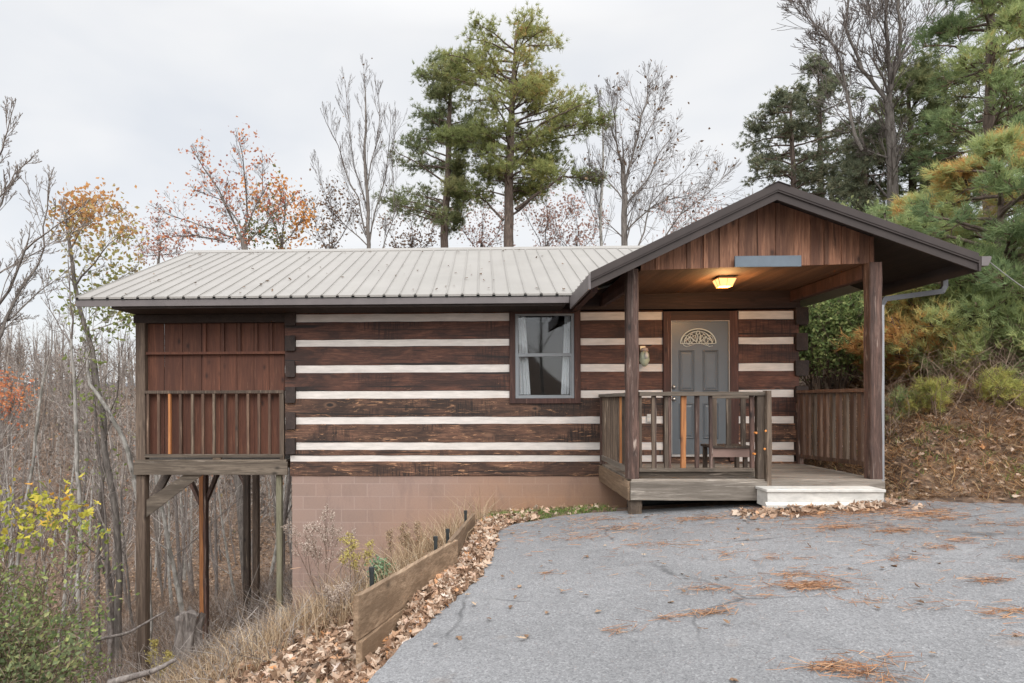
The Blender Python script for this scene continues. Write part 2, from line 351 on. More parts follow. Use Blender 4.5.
class MB:
    def __init__(s): s.v = []; s.f = []; s.r = []
    def add(s, vs, fs, r=None):
        n = len(s.v); s.v += [tuple(v) for v in vs]; r = random.random() if r is None else r
        for f in fs: s.f.append([i+n for i in f]); s.r.append(r)
    def box(s, x0, x1, y0, y1, z0, z1, r=None, bev=0):
        if x0 > x1: x0, x1 = x1, x0
        if y0 > y1: y0, y1 = y1, y0
        if z0 > z1: z0, z1 = z1, z0
        s.add([(x0, y0, z0), (x1, y0, z0), (x1, y1, z0), (x0, y1, z0), (x0, y0, z1), (x1, y0, z1), (x1, y1, z1), (x0, y1, z1)],
              [(0, 3, 2, 1), (4, 5, 6, 7), (0, 1, 5, 4), (1, 2, 6, 5), (2, 3, 7, 6), (3, 0, 4, 7)], r)
    def beam(s, p0, p1, w, h, up=(0, 0, 1), r=None, w1=None):
        """box along a segment: w sideways, h along the up vector, centred"""
        p0, p1 = Vector(p0), Vector(p1); t = (p1-p0).normalized(); u = Vector(up)
        sd = t.cross(u).normalized(); u = sd.cross(t).normalized()
        vs = []
        for p in (p0, p1):
            for a, b in ((-1, -1), (1, -1), (1, 1), (-1, 1)): vs.append(p+sd*(a*w/2)+u*(b*h/2))
        s.add(vs, [(0, 1, 2, 3), (7, 6, 5, 4), (0, 4, 5, 1), (1, 5, 6, 2), (2, 6, 7, 3), (3, 7, 4, 0)], r)
    def rough_bar(s, p0, p1, w, h, up=(0, 0, 1), r=None, n=8, amp=.008, seed=0, c=None):
        """hand-hewn timber: a bar with n stations, wavering edges and eased corners"""
        rg = random.Random(seed); p0, p1 = Vector(p0), Vector(p1); t = (p1-p0).normalized(); u = Vector(up)
        sd = t.cross(u).normalized(); u = sd.cross(t).normalized(); vs = []; c = min(w, h)*.07 if c is None else c
        pr = [(-w/2+c, -h/2), (w/2-c, -h/2), (w/2, -h/2+c), (w/2, h/2-c), (w/2-c, h/2), (-w/2+c, h/2), (-w/2, h/2-c), (-w/2, -h/2+c)]
        for i in range(n+1):
            p = p0.lerp(p1, i/n); ja = rg.uniform(-amp, amp); jb = rg.uniform(-amp, amp)
            for a, b in pr: vs.append(p+sd*(a*(1+ja/w*2)+rg.uniform(-.3, .3)*amp)+u*(b*(1+jb/h*2)+rg.uniform(-.3, .3)*amp))
        fs = [tuple(range(8)), tuple(range(n*8+7, n*8-1, -1))]
        for i in range(n):
            for k in range(8): fs.append((i*8+k, (i+1)*8+k, (i+1)*8+(k+1) % 8, i*8+(k+1) % 8))
        s.add(vs, fs, r)
    def tube(s, pts, rad, sides=8, r=None, cap=True):
        pts = [Vector(p) for p in pts]; rad = rad if isinstance(rad, (list, tuple)) else [rad]*len(pts)
        n = len(pts); vs = []; ref = Vector((0, 0, 1))
        if abs((pts[-1]-pts[0]).normalized().z) > .9: ref = Vector((1, 0, 0))
        for i, p in enumerate(pts):
            t = (pts[min(i+1, n-1)]-pts[max(i-1, 0)]).normalized(); a = t.cross(ref).normalized(); b = t.cross(a)
            for k in range(sides):
                an = 2*math.pi*k/sides; vs.append(p+(a*math.cos(an)+b*math.sin(an))*rad[i])
        fs = []
        for i in range(n-1):
            for k in range(sides): fs.append((i*sides+k, i*sides+(k+1) % sides, (i+1)*sides+(k+1) % sides, (i+1)*sides+k))
        if cap: fs += [tuple(range(sides-1, -1, -1)), tuple(range((n-1)*sides, n*sides))]
        s.add(vs, fs, r)
    def prism(s, poly, d, r=None):
        """poly: list of points; extruded by vector d"""
        n = len(poly); d = Vector(d); vs = [Vector(p) for p in poly]+[Vector(p)+d for p in poly]
        s.add(vs, [tuple(range(n-1, -1, -1)), tuple(range(n, 2*n))]+[(i, (i+1) % n, n+(i+1) % n, n+i) for i in range(n)], r)
    def build(s, name, mat, parent=None, smooth=False, bevel=0, loc=None):
        o0 = origin_of(parent) if parent else Vector(loc or (0, 0, 0))
        V = np.array(s.v, dtype=np.float32)-np.array(o0, dtype=np.float32)
        me = mk_mesh(name, V, [len(f) for f in s.f], [i for f in s.f for i in f], mat, s.r, smooth)
        o = link(name, me, parent)
        if not parent and loc: o.location = loc
        if bevel:
            bv = o.modifiers.new('bevel', 'BEVEL'); bv.width = bevel; bv.segments = 2; bv.limit_method = 'ANGLE'
        return o

# numpy generators ------------------------------------------------------
def segs_mesh(name, segs, sides, mat, parent=None, o0=(0, 0, 0)):
    A = np.array(segs, dtype=np.float64).reshape(-1, 8)
    p0 = A[:, 0:3]; p1 = A[:, 3:6]; r0 = A[:, 6:7]; r1 = A[:, 7:8]
    t = p1-p0; ln = np.linalg.norm(t, axis=1, keepdims=True)+1e-9; t /= ln
    p0 = p0-t*r0*.25; p1 = p1+t*r1*.25
    ref = np.tile(np.array([.13, .99, .05]), (len(A), 1)); a = np.cross(t, ref); na = np.linalg.norm(a, axis=1, keepdims=True)
    a = np.where(na < .05, np.cross(t, np.array([1., 0, 0])), a); a /= np.linalg.norm(a, axis=1, keepdims=True)+1e-9
    b = np.cross(t, a); V = []
    for k in range(sides):
        an = 2*math.pi*k/sides; V.append(p0+(a*math.cos(an)+b*math.sin(an))*r0)
    for k in range(sides):
        an = 2*math.pi*k/sides; V.append(p1+(a*math.cos(an)+b*math.sin(an))*r1)
    V = np.stack(V, 1).reshape(-1, 3)-np.array(o0)
    base = (np.arange(len(A))*2*sides)[:, None, None]
    q = np.array([[k, (k+1) % sides, sides+(k+1) % sides, sides+k] for k in range(sides)])[None]
    idx = (base+q).reshape(-1)
    rn = np.repeat(NP.rand(len(A)), sides)
    me = mk_mesh(name, V, np.full(len(A)*sides, 4), idx, mat, rn, smooth=sides > 3)
    return link(name, me, parent) if name else me
def unit(n):
    v = NP.normal(size=(n, 3)); return v/(np.linalg.norm(v, axis=1, keepdims=True)+1e-9)
def leaves_arrays(C, size, flat=0.0, rn=None, jag=False, asp=.62):
    """one folded leaf of four to eight corners per centre"""
    n = len(C); a = unit(n); b = unit(n)
    if flat: 
        up = np.array([0, 0, 1.]); a[:, 2] *= (1-flat); a /= np.linalg.norm(a, axis=1, keepdims=True)
        nn = unit(n)*(1-flat)+up*flat; nn /= np.linalg.norm(nn, axis=1, keepdims=True); b = np.cross(nn, a)
    else: b = np.cross(a, b)
    b /= np.linalg.norm(b, axis=1, keepdims=True)+1e-9
    s = (np.asarray(size)*np.ones(n))[:, None]*(.6+.8*NP.rand(n))[:, None]
    nn = np.cross(a, b); 
    if jag:
        sh = [(-.5, 0, 0), (-.22, .30, .08), (-.02, .2, .05), (.1, .48, .16), (.24, .18, .05), (.56, 0, .02), (.22, -.2, .05), (.08, -.46, .14), (-.04, -.2, .05), (-.24, -.3, .1)]
    else: sh = [(-.5, 0, 0), (0, asp*.5, .10), (.5, 0, 0), (0, -asp*.5, .10)]
    k = len(sh); cu = NP.uniform(-.9, 1.3, n)[:, None] if jag else .0
    def jt(): return 1+(NP.normal(size=(n, 1))*.22 if jag else 0)
    V = np.stack([C+a*s*x*jt()+b*s*y*jt()+nn*s*(z+cu*(x*x+y*y)*.8) for x, y, z in sh], 1)
    r_ = (NP.rand(n) if rn is None else rn)
    if not jag: return V.reshape(-1, 3), np.full(n, k), np.arange(n*k), r_
    # fan from the midrib so curled leaves stay thin sheets
    f = np.array([0, 1, 2, 3, 4, 5]); g = np.array([0, 5, 6, 7, 8, 9]); base = (np.arange(n)*k)[:, None]
    tri = np.array([[0, 1, 2], [2, 3, 4], [0, 2, 4], [0, 4, 5], [0, 5, 6], [6, 7, 8], [0, 6, 8], [0, 8, 9]]).reshape(1, -1)
    return V.reshape(-1, 3), np.full(n*8, 3), (base+tri).reshape(-1), np.repeat(r_, 8)
def leaf_mesh(name, C, size, mat, parent=None, o0=(0, 0, 0), **k):
    V, fn, idx, rn = leaves_arrays(np.asarray(C, dtype=float), size, **k)
    return link(name, mk_mesh(name, V-np.array(o0), fn, idx, mat, rn), parent)
def needle_mesh(name, C, D, n, length, width, mat, parent=None, o0=(0, 0, 0), spread=.9, rn=None, droop=0.0):
    C = np.asarray(C, dtype=float); D = np.asarray(D, dtype=float); m = len(C)
    CC = np.repeat(C, n, 0); DD = np.repeat(D, n, 0)+unit(m*n)*spread; DD[:, 2] -= droop
    DD /= np.linalg.norm(DD, axis=1, keepdims=True)+1e-9
    sd = np.cross(DD, unit(m*n)); sd /= np.linalg.norm(sd, axis=1, keepdims=True)+1e-9
    ln = length*(.6+.6*NP.rand(m*n))[:, None]; w = width*.5
    CC = CC+unit(m*n)*length*.18
    V = np.stack([CC-sd*w, CC+sd*w, CC+DD*ln], 1).reshape(-1, 3)-np.array(o0)
    r = (NP.rand(m) if rn is None else np.asarray(rn)); r = np.clip(np.repeat(r, n)+NP.normal(size=m*n)*.06, 0, 1)
    return link(name, mk_mesh(name, V, np.full(m*n, 3), np.arange(m*n*3), mat, r), parent)

# skeletons --------------------------------------------------------------
class Sk:
    def __init__(s, seed): s.thick = []; s.thin = []; s.tips = []; s.rg = random.Random(seed)
    def seg(s, a, b, ra, rb):
        (s.thick if max(ra, rb) > s.thr else s.thin).append((*a, *b, ra, rb))
    thr = .022
    def line(s, pts, r0, r1, pw=1.0):
        n = len(pts)-1
        for i in range(n):
            a = r0+(r1-r0)*(i/n)**pw; b = r0+(r1-r0)*((i+1)/n)**pw; s.seg(pts[i], pts[i+1], a, b)
    def curve(s, p0, p1, n, wob, sag=0.0):
        p0, p1 = Vector(p0), Vector(p1); Ln = (p1-p0).length; pts = []; off = Vector((0, 0, 0))
        for i in range(n+1):
            t = i/n; env = math.sin(math.pi*t)
            if 0 < i < n: off += Vector([s.rg.gauss(0, 1) for _ in range(3)])*wob*Ln/n
            pts.append(p0.lerp(p1, t)+off*min(1, (1-t)*2.5)*1.0+Vector((0, 0, sag*Ln*env)))
        return pts
    def grow(s, p, d, Ln, r, lev, c):
        rg = s.rg; n = c['n'][lev]; step = Ln/n; pts = [Vector(p)]; d = Vector(d).normalized(); ds = [d]
        for i in range(n):
            d = (d+Vector([rg.gauss(0, 1) for _ in range(3)])*c['wob']+Vector((0, 0, c['up'][lev]))).normalized()
            pts.append(pts[-1]+d*step); ds.append(d)
        s.line(pts, r, max(c['rmin'], r*.35))
        if lev == c['max']: s.tips.append((pts[-1], d)); s.tips.append((pts[len(pts)//2], d)); return
        s.kids(pts, r, r*.35, Ln, lev, c)
    def kids(s, pts, ra, rb, Ln, lev, c, t0=None):
        rg = s.rg; k = c['k'][lev]; n = len(pts)-1; t0 = c['t0'] if t0 is None else t0
        for j in range(k):
            t = t0+(1-t0)*(j+rg.random())/k; f = t*n; i = min(int(f), n-1); q = pts[i].lerp(pts[i+1], f-i); d = (pts[i+1]-pts[i]).normalized()
            ax = d.cross(Vector([rg.gauss(0, 1) for _ in range(3)])).normalized(); an = R(c['ang'])*rg.uniform(.6, 1.3)
            nd_ = (Matrix.Rotation(an, 3, ax) @ d)
            if c.get('flat'): nd_.z *= c['flat']
            rr = (ra+(rb-ra)*t)*c['rr']
            s.grow(q, nd_, Ln*c['ratio']*(1.15-.6*t)*rg.uniform(.7, 1.25), max(rr, c['rmin']), lev+1, c)
        s.grow(pts[-1], (pts[-1]-pts[-2]), Ln*c['ratio']*.5, max(rb, c['rmin']), lev+1, c)
    def meshes(s, root, bark, twigmat=None, o0=None):
        o0 = tuple(origin_of(root)) if o0 is None else o0
        if s.thick: segs_mesh('trunk', s.thick, 7, bark, root, o0)
        if s.thin: segs_mesh('crown', s.thin, 3, twigmat or L['twig'], root, o0)

# ---------------------------------------------------------------- terrain
def sm(a, b, x):
    t = np.clip((np.asarray(x, dtype=float)-a)/(b-a), 0, 1); return t*t*(3-2*t)
EY = [-40, 0, 3, 4.17, 6.1, 7.75, 9, 10, 14, 60]; EX = [-3.2, -2.4, -1.25, -.80, -.22, -.08, .15, .35, .6, 1.0]
def wav(x, y): return (np.sin(x*1.7+y*.9)+np.sin(y*2.3-x*1.1+1.3)+.6*np.sin(x*4.1+y*3.3)+.5*np.sin(x*6.3-y*5.7))*.25
def za(x, y): return .068*x-.006*y
def H(x, y):
    x = np.asarray(x, dtype=float); y = np.asarray(y, dtype=float)
    xe = np.interp(y, EY, EX); s = np.maximum(xe-x, 0)
    z = .068*np.clip(x, -3, 8)-.006*np.clip(y, -20, 12) - .012
    z = z-.17*sm(-.30, -.70, x)*(1-sm(4.3, 5.3, y))*sm(2.9, 3.8, y)
    z = z-.24*sm(8.5, 10, y)*(1-sm(4.4, 5.2, x))
    drop = .10*np.clip(s/.25, 0, 1)+.46*np.minimum(s, 9)+.28*np.clip(s-9, 0, 12)
    z = z-drop+wav(x, y)*.10*np.clip(s/1.5, 0, 1)
    back = np.clip(y-16, 0, 22)*.22*(1-sm(4, 9, x)); z = z-back*np.clip(1-s/18, 0, 1)
    r = np.hypot(x, y); z = z+np.clip(r-38, 0, 60)*.195*(1-sm(6, 16, x))+np.clip(r-98, 0, 200)*.02
    db = (x-4.95)*.56+(y-7.8)*.83; db = np.clip(db, 0, None)*sm(4.9, 5.5, x)
    rise_ = np.minimum(.46*np.minimum(db, 9)+.12*np.clip(db-9, 0, 30), .2+.44*np.clip(x-4.95, 0, 12)+.06*np.clip(y-7.8, 0, 30)+.05*np.clip(x-17, 0, 30)); z = z+np.where(db > 0, rise_, 0)+wav(x*1.3, y*1.3)*.14*np.clip(db/1.0, 0, 1)
    return z
def terrain():
    xs = np.concatenate((np.arange(-400, -60, 20), np.arange(-60, -12, 1.5), np.arange(-12, 14, .16), np.arange(14, 50, 1.5), np.arange(50, 401, 25)))
    ys = np.concatenate((np.arange(-100, -4, 8), np.arange(-4, 18, .16), np.arange(18, 60, 1.2), np.arange(60, 500, 15)))
    X, Y = np.meshgrid(xs, ys); Z = H(X, Y); nx = len(xs); ny = len(ys)
    V = np.stack((X, Y, Z), -1).reshape(-1, 3)
    i, j = np.meshgrid(np.arange(nx-1), np.arange(ny-1)); b = (j*nx+i).ravel()
    idx = np.stack((b, b+1, b+nx+1, b+nx), 1).reshape(-1)
    o = link('ground', mk_mesh('ground', V, np.full(len(b), 4), idx, M['ground'], None, True)); tag(o, kind='structure')
terrain()
# driveway: one sheet with a ragged left edge
edge = [(-2.3, -25), (-2.2, -8), (-1.9, 0), (-1.05, 2.6), (-.68, 3.40), (-.60, 3.76), (-.436, 4.29), (-.205, 5.05), (-.02, 5.61), (.07, 6.27), (.14, 6.9), (.17, 7.56), (.37, 7.9), (.98, 8.24), (1.45, 8.35)]
rg = random.Random(3); E = []
for (x0, y0), (x1, y1) in zip(edge[:-1], edge[1:]):
    k = max(1, int(math.hypot(x1-x0, y1-y0)/.09)) if y0 >= 0 else 2
    for i in range(k):
        t = i/k; E.append((x0+(x1-x0)*t+(rg.gauss(0, .012) if y0 > 0 else 0), y0+(y1-y0)*t+(rg.gauss(0, .008) if y0 > 0 else 0)))
ring = E+[(1.6, 8.32), (2.4, 8.3), (3.0, 8.28), (4.9, 8.2), (5.05, 7.86), (5.5, 7.52), (6.0, 7.16), (7.2, 6.45), (9.5, 4.9), (13, 2.5), (30, -6), (30, -25)]
b_ = MB(); b_.prism([(x, y, za(x, y)-.14) for x, y in ring], (0, 0, .144)); b_.build('pavement', M['asphalt']); tag(bpy.data.objects['pavement'], kind='structure')

# far ridge seen through the trees
b_ = MB(); pts = []
for i in range(60):
    x = -700+i*24; pts.append((x, 520, 2+16*math.sin(i*.31)**2+9*math.sin(i*.13+1)))
b_.prism([(-700, 520, -60)]+pts+[(716, 520, -60)], (0, 120, 0)); b_.build('far_hills', M['farhill']); tag(bpy.data.objects['far_hills'], kind='structure')

# ---------------------------------------------------------------- the cabin
W = 10.0                      # front face of the log wall
cabin = empty('log_cabin', (0, 13, .4), 'dark brown log cabin with white chinking, cream metal roof and gabled front porch', 'cabin')
CH = [(313.9, 321.5), (339.5, 346.1), (365, 372.4), (391, 398.3), (417, 423.9), (442.5, 449.8), (455.5, 461.5)]
CH = [(PZ(b, W, 400), PZ(a, W, 400)) for a, b in CH]      # (bottom, top), first is highest
xl, xr = PX(285, W), PX(799, W)
xa, xb = PX(509.5, W), PX(580.5, W)      # window trim
da, db_ = PX(663, W), PX(738, W)         # door trim
xc0, xc1 = PX(296, W), PX(794, W)
zbot = PZ(476, W, 400); ztop = PZ(300, W, 400)
wt = CH[3][0]-.0; 
def spans(z0, z1):
    zw0, zw1 = PZ(404, W, 545), PZ(310, W, 545)
    zd0, zd1 = PZ(457, W, 700), PZ(310, W, 700)
    cuts = []
    if z1 > zw0+.02 and z0 > zw0-.12 and z0 < zw1-.02: cuts.append((xa, xb))
    if z1 > zd0+.02 and z0 < zd1-.02: cuts.append((da, db_))
    return cuts
ez0 = PZ(295.2, 9.3, 330)
logs = MB(); worn = MB(); chk = MB()
rows = []
prev = ez0-.16
for i, (zb, zt_) in enumerate(CH):
    rows.append((zt_, prev, i)); prev = zb
rows.append((zbot, prev, 7))
for z0, z1, i in rows:
    cuts = spans(z0, z1); x = xl if i < 7 else PX(290, W); segs = []
    for a, b in cuts: segs.append((x, a)); x = b
    segs.append((x, xr if i > 0 else PX(800, W)))
    tgt = worn if i in (5, 6, 7) else logs
    zmid = (z0+z1)/2
    for a, b in segs:
        if i == 4 and a == xl: tgt2 = worn
        else: tgt2 = tgt
        rr = random.random()
        tgt2.rough_bar((a, W+.09, zmid), (b, W+.09, zmid), .18, z1-z0-.002, n=max(3, int((b-a)/.28)), amp=.0035, seed=i*7+int(a*10), r=rr, c=.006)
for i, (zb, zt_) in enumerate(CH):
    x = xc0 if i < 6 else PX(290, W)
    for a, b in spans(zb, zt_)+[(xc1, None)]:
        chk.box(x, a, W+.010, W+.12, zb-.012, zt_+.012); x = b
logs.build('log_wall', M['log'], cabin, smooth=False)
worn.build('weathered_log_wall', M['log_worn'], cabin); chk.build('chinking', M['chink'], cabin)
# notched corners: ends of the side-wall logs
ends = MB(); ends2 = MB()
for zb, zt_ in CH[:6]:
    zm = (zb+zt_)/2
    ends.rough_bar((PX(291, W), W-.05, zm), (PX(291, W), W+6.1, zm), .16, .25, n=10, amp=.01, seed=int(zm*50))
    ends2.rough_bar((PX(801, W), W-.05, zm-.02), (PX(801, W), W+6.1, zm-.02), .18, .26, n=10, amp=.012, seed=int(zm*70))
ends.build('corner_logs', M['log_end'], cabin); ends2.build('corner_logs', M['log_end'], cabin)
# remaining walls behind
sw = MB()
for k in range(8):
    z0 = .35+k*.36
    for xx in (xl+.16, xr-.02): sw.box(xx-.08, xx+.08, W+.2, W+5.95, z0, z0+.355)
    sw.box(xl+.1, xr, W+5.95, W+6.1, z0, z0+.355)
sw.build('side_walls', M['log_end'], cabin)
ib = MB(); ib.box(xl+.25, xr-.12, W+3.0, W+3.05, .4, 3.1); ib.box(xl+.25, xr-.12, W+.3, W+3, .36, .4); ib.box(xl+.25, xr-.12, W+.3, W+3, 3.1, 3.14)
ib.build('inside_wall', M['inside'], cabin)
fd = MB(); fd.box(PX(291.5, W), PX(640, W), W+.02, W+6, -3.6, zbot-.003); fd.box(PX(640, W)+.002, xr, W+.02, W+6, -1.5, zbot-.003)
fd.build('block_foundation', M['block'], cabin)

# main roof
XL = P(75, 297, 9.3).x; XR = 5.06
ez = PZ(295.2, 9.3, 330); rz = PZ(250.5, 13.0, 330); sl = (rz-ez)/3.7
rf = MB(); th = .03
XM = P(566, 300, 9.3).x+.10; YW = W+.13; ew = ez+sl*(YW-9.3)
rf.prism([(XL, 9.3, ez), (XL, 9.3, ez-th), (XL, 13.0, rz-th), (XL, 13.0, rz)], (XM-XL, 0, 0), .5)
VX = XM+1.02; zt_f = lambda y: ez+sl*(y-9.3)
vp_ = [(XM+.001, 9.3), (XM+.04, 9.3), (VX, 10.13), (XR, 10.13), (XR, 13.0), (XM+.001, 13.0)]
rf.add([(a, b, zt_f(b)) for a, b in vp_]+[(a, b, zt_f(b)-th) for a, b in vp_], [tuple(range(6)), tuple(range(11, 5, -1))]+[(i, (i+1) % 6, 6+(i+1) % 6, 6+i) for i in range(6)], .5)
rf.prism([(XL, 16.7, ez), (XL, 16.7, ez-th), (XL, 13.0, rz-th), (XL, 13.0, rz)], (XR-XL, 0, 0), .5)
x = XL+.03; 
while x < XR:
    for yy in (9.295 if x < XM else min(YW, 9.3+(x-XM)*.83+.05), 16.7):
        e_ = ez+sl*(yy-9.3) if yy < 13 else ez
        for w_, h_ in ((.046, .007), (.020, .020)):
            rf.prism([(x-w_/2, yy, e_+.001), (x+w_/2, yy, e_+.001), (x+w_*.3, yy, e_+h_), (x-w_*.3, yy, e_+h_)], (0, 13.0-yy, rz-e_), .5)
    x += .2286
roof = rf.build('main_roof', M['roof'], cabin)
rc = MB(); 
rc.prism([(XL-.01, 12.85, rz-.045), (XL-.01, 13, rz+.035), (XL-.01, 13.15, rz-.045), (XL-.01, 13.15, rz-.06), (XL-.01, 13, rz+.02), (XL-.01, 12.85, rz-.06)], (XR-XL+.02, 0, 0), .5)
rc.build('ridge_cap', M['roof'], roof)
fc = MB()
xfe = P(566, 300, 9.3).x
fc.box(XL+.0, xfe+.05, 9.315, 9.345, ez-th-.105, ez-th-.012)
fc.build('fascia', M['fascia'], roof); fc = MB()
for sx in (XL,):
    for yy in (9.346, 16.7): fc.prism([(sx, yy, ez-th-.002), (sx, yy, ez-th-.11), (sx, 13, rz-th-.11), (sx, 13, rz-th-.002)], (.03, 0, 0))
fc.build('fascia', M['fascia'], roof)
rcl = MB(); x = XL+.03
while x < xfe-.05: rcl.box(x-.022, x+.022, 9.300, 9.34, ez-th-.008, ez-.0305+.02); x += .2286
rcl.box(XL+.01, xfe, 9.335, 9.36, ez-th-.011, ez-th-.0005)
rcl.build('rib_closure', M['roofdark'], roof)
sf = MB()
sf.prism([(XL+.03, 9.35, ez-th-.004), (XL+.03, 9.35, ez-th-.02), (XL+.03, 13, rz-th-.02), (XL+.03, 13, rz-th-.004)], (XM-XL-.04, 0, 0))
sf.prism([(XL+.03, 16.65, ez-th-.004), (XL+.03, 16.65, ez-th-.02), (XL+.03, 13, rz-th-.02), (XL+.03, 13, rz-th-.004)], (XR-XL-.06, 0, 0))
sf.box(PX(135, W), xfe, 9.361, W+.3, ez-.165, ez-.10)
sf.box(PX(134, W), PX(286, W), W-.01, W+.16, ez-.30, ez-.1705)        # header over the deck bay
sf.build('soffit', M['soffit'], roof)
gb = MB(); gb2 = MB()
for k in range(24):
    y0 = W+.1+k*.25; y1 = y0+.245; h0 = ez+sl*((y0-9.3) if y0 < 13 else (16.7-y0))-.08; h1 = ez+sl*((y1-9.3) if y1 < 13 else (16.7-y1))-.08
    gb.prism([(xl+.1, y0, ez-.1), (xl+.1, y1, ez-.1), (xl+.1, y1, h1), (xl+.1, y0, h0)], (.03, 0, 0)); gb2.prism([(xr-.1, y0, ez-.1), (xr-.1, y1, ez-.1), (xr-.1, y1, h1), (xr-.1, y0, h0)], (.03, 0, 0))
gb.build('side_gable_boards', M['stain_v'], cabin); gb2.build('side_gable_boards', M['stain_v'], cabin)

xx_ = NP.uniform(-5.8, 1.5, 70); tt_ = NP.rand(70)**.7; tt_[:20] = NP.rand(20)*.06
o = leaf_mesh('roof_leaves', np.stack((xx_, 9.35+3.5*(1-tt_)*.98, ez+sl*(.05+3.5*(1-tt_)*.98)+.022), 1), .05, L['brown'], None, flat=.8, jag=True); tag(o, 'few dead leaves caught on the cream metal roof', 'leaves', kind='stuff')
# ---------------------------------------------------------------- raised side deck (left)
dk = empty('raised_deck', (PX(210, W), 12.2, H(-4.3, 12).item()), 'weathered raised side deck on tall timber stilts with reddish board screen', 'deck')
px0, px1 = PX(135.4, W), PX(144.8, W)
zb0, zb1 = PZ(474.5, W, 200), PZ(461.8, W, 200)
b_ = MB(); b_.rough_bar((px0-.005, W-.03, (zb0+zb1)/2), (PX(288, W), W-.03, (zb0+zb1)/2), .05, zb1-zb0, n=8, amp=.004, seed=1); b_.build('rim_beam', M['grey_x'], dk)
b_ = MB()
for k in range(6): b_ = MB(); b_.box(px0, PX(286, W), W+.05+k*.9, W+.09+k*.9, zb0+.01, zb1-.01); b_.build('joist', M['deckpost_z'], dk)
b_ = MB(); y = W+.0
while y < 15.4: b_.box(px0-.02, PX(286, W), y, y+.138, zb1+.002, zb1+.035); y += .144
b_.build('deck_floor', M['grey_x'], dk)
cx = (px0+px1)/2
def post(px_, py_, Y_, w, top, mat, name='post', xx=None):
    b = MB(); X_ = px_; g = float(H(X_, Y_))-.15
    b.rough_bar((X_, Y_, g), (X_, Y_, top), w, w, up=(0, 1, 0), n=9, amp=.004, seed=int(Y_*10+X_*7)); return b.build(name, mat, dk)
post(cx, 0, W+.075, px1-px0, ez-.25, M['deckpost_z'])
xo = P(204, 550, 12.25).x; post(xo, 0, 12.25, .14, zb0, M['brownpost_z'])
b_ = MB(); rgo = random.Random(5); zz = zb0; pts = []
gz = float(H(xo, 12.1))
lf = []; rt = []
for i in range(22):
    z_ = gz-.1+(zb0-gz+.1)*i/21; w0 = .03+.018*rgo.random(); lf.append((xo-.052-rgo.random()*.008, 12.17, z_)); rt.append((xo-.052+.03+w0, 12.17, z_))
b_.prism(lf+rt[::-1], (0, .012, 0)); o = b_.build('split_post_face', M['orange_z'], dk); o['label'] = 'bright orange freshly split strip down the middle post'
xq = P(247, 540, 14.6).x; post(xq, 0, 14.6, .14, zb0, M['deckpost_z'])
post(PX(278, W), 0, W+.06, .085, zb0, M['green_z'])
post(px0+.07, 0, 15.2, .14, ez-.25, M['deckpost_z'])
# under-beams front to back and braces
b_ = MB(); b_.box(cx-.06, cx+.06, W+.05, 15.3, zb0-.003, zb0+.15); b_.build('side_beam', M['deckpost_z'], dk)
def brace(p, q, w, h, mat):
    b = MB(); b.beam(p, q, w, h, up=(0, 1, 0)); b.build('brace', mat, dk)
pa = P(148, 513, W+.03); pb_ = P(196, 474, W+.03)
b_ = MB(); b_.prism([P(146.5, 500, W-.012), P(146.5, 517, W-.012), P(198, 478, W-.012), P(203, 474.6, W-.012), P(184, 474.6, W-.012)], (0, .04, 0)); b_.build('brace', M['grey_x'], dk)
b_ = MB(); b_.beam((cx, W+.15, PZ(516, W, 148)), (cx, W+.95, zb0-.02), .05, .14, up=(1, 0, 0)); b_.build('brace', M['deckpost_z'], dk)
zq = P(204, 505, 12.25).z
brace((xo, 12.27, zq-.12), (xo-.44, 12.27, zb0-.01), .06, .13, M['brownpost_z'])
brace((xo, 12.27, zq-.02), (xo+.36, 12.27, zb0-.01), .06, .13, M['brownpost_z'])
brace((xq, 14.62, zq+.02), (xq-.44, 14.62, zb0-.01), .06, .13, M['brownpost_z'])
# board screen behind the framing
b_ = MB(); bx_ = [146.5, 165.5, 184, 203, 221.5, 238, 255, 270, 285.5]
for i in range(8):
    g = .012 if i < 3 else .006
    b_.box(PX(bx_[i], W+.14)+g*.5, PX(bx_[i+1], W+.14)-g*.5, W+.10+(i % 2)*.003, W+.125+(i % 2)*.003, zb1+.09, ez-.29, r=.35+.4*random.random())
b_.build('board_screen', M['stain_v'], dk)
b_ = MB(); b_.box(px1, PX(285, W), W+.03, W+.097, PZ(354, W, 215), PZ(351.5, W, 215)); b_.build('middle_rail', M['stain_v'], dk)
b_ = MB()
for i in (3, 4, 5, 6, 7): b_ = MB(); b_.box(PX(bx_[i], W)-.02, PX(bx_[i], W)+.02, W+.06, W+.097, PZ(351.4, W, 215), ez-.31); b_.build('stud', M['stain_v'], dk)
rl = MB(); rl.box(px1, PX(284, W), W-.02, W+.055, PZ(393.5, W, 215), PZ(390.5, W, 215)); top = rl.build('top_rail', M['deckpost_z'], dk, bevel=.004)
rl = MB(); rl.box(px1, PX(283, W), W-.02, W+.055, PZ(457.5, W, 215), PZ(454.2, W, 215)); rl.build('bottom_rail', M['grey_x'], dk, bevel=.004)
for i, bx in enumerate([148, 158.6, 169.6, 180.4, 192.3, 203, 214, 225.4, 236.6, 248, 259, 269.5, 280.5]):
    b = MB(); x_ = PX(bx, W); w = .038
    b.box(x_-w/2, x_+w/2, W-.012+random.uniform(-.004, .004), W+.03, PZ(454.1, W, 215)+.001, PZ(393.6, W, 215))
    mt = M['orange_z'] if i == 2 else (M['grey_z'] if i in (4, 6) else M['baluster_z'])
    o = b.build('baluster', mt, dk)
    if i == 2: o['label'] = 'bright orange bare-wood baluster'
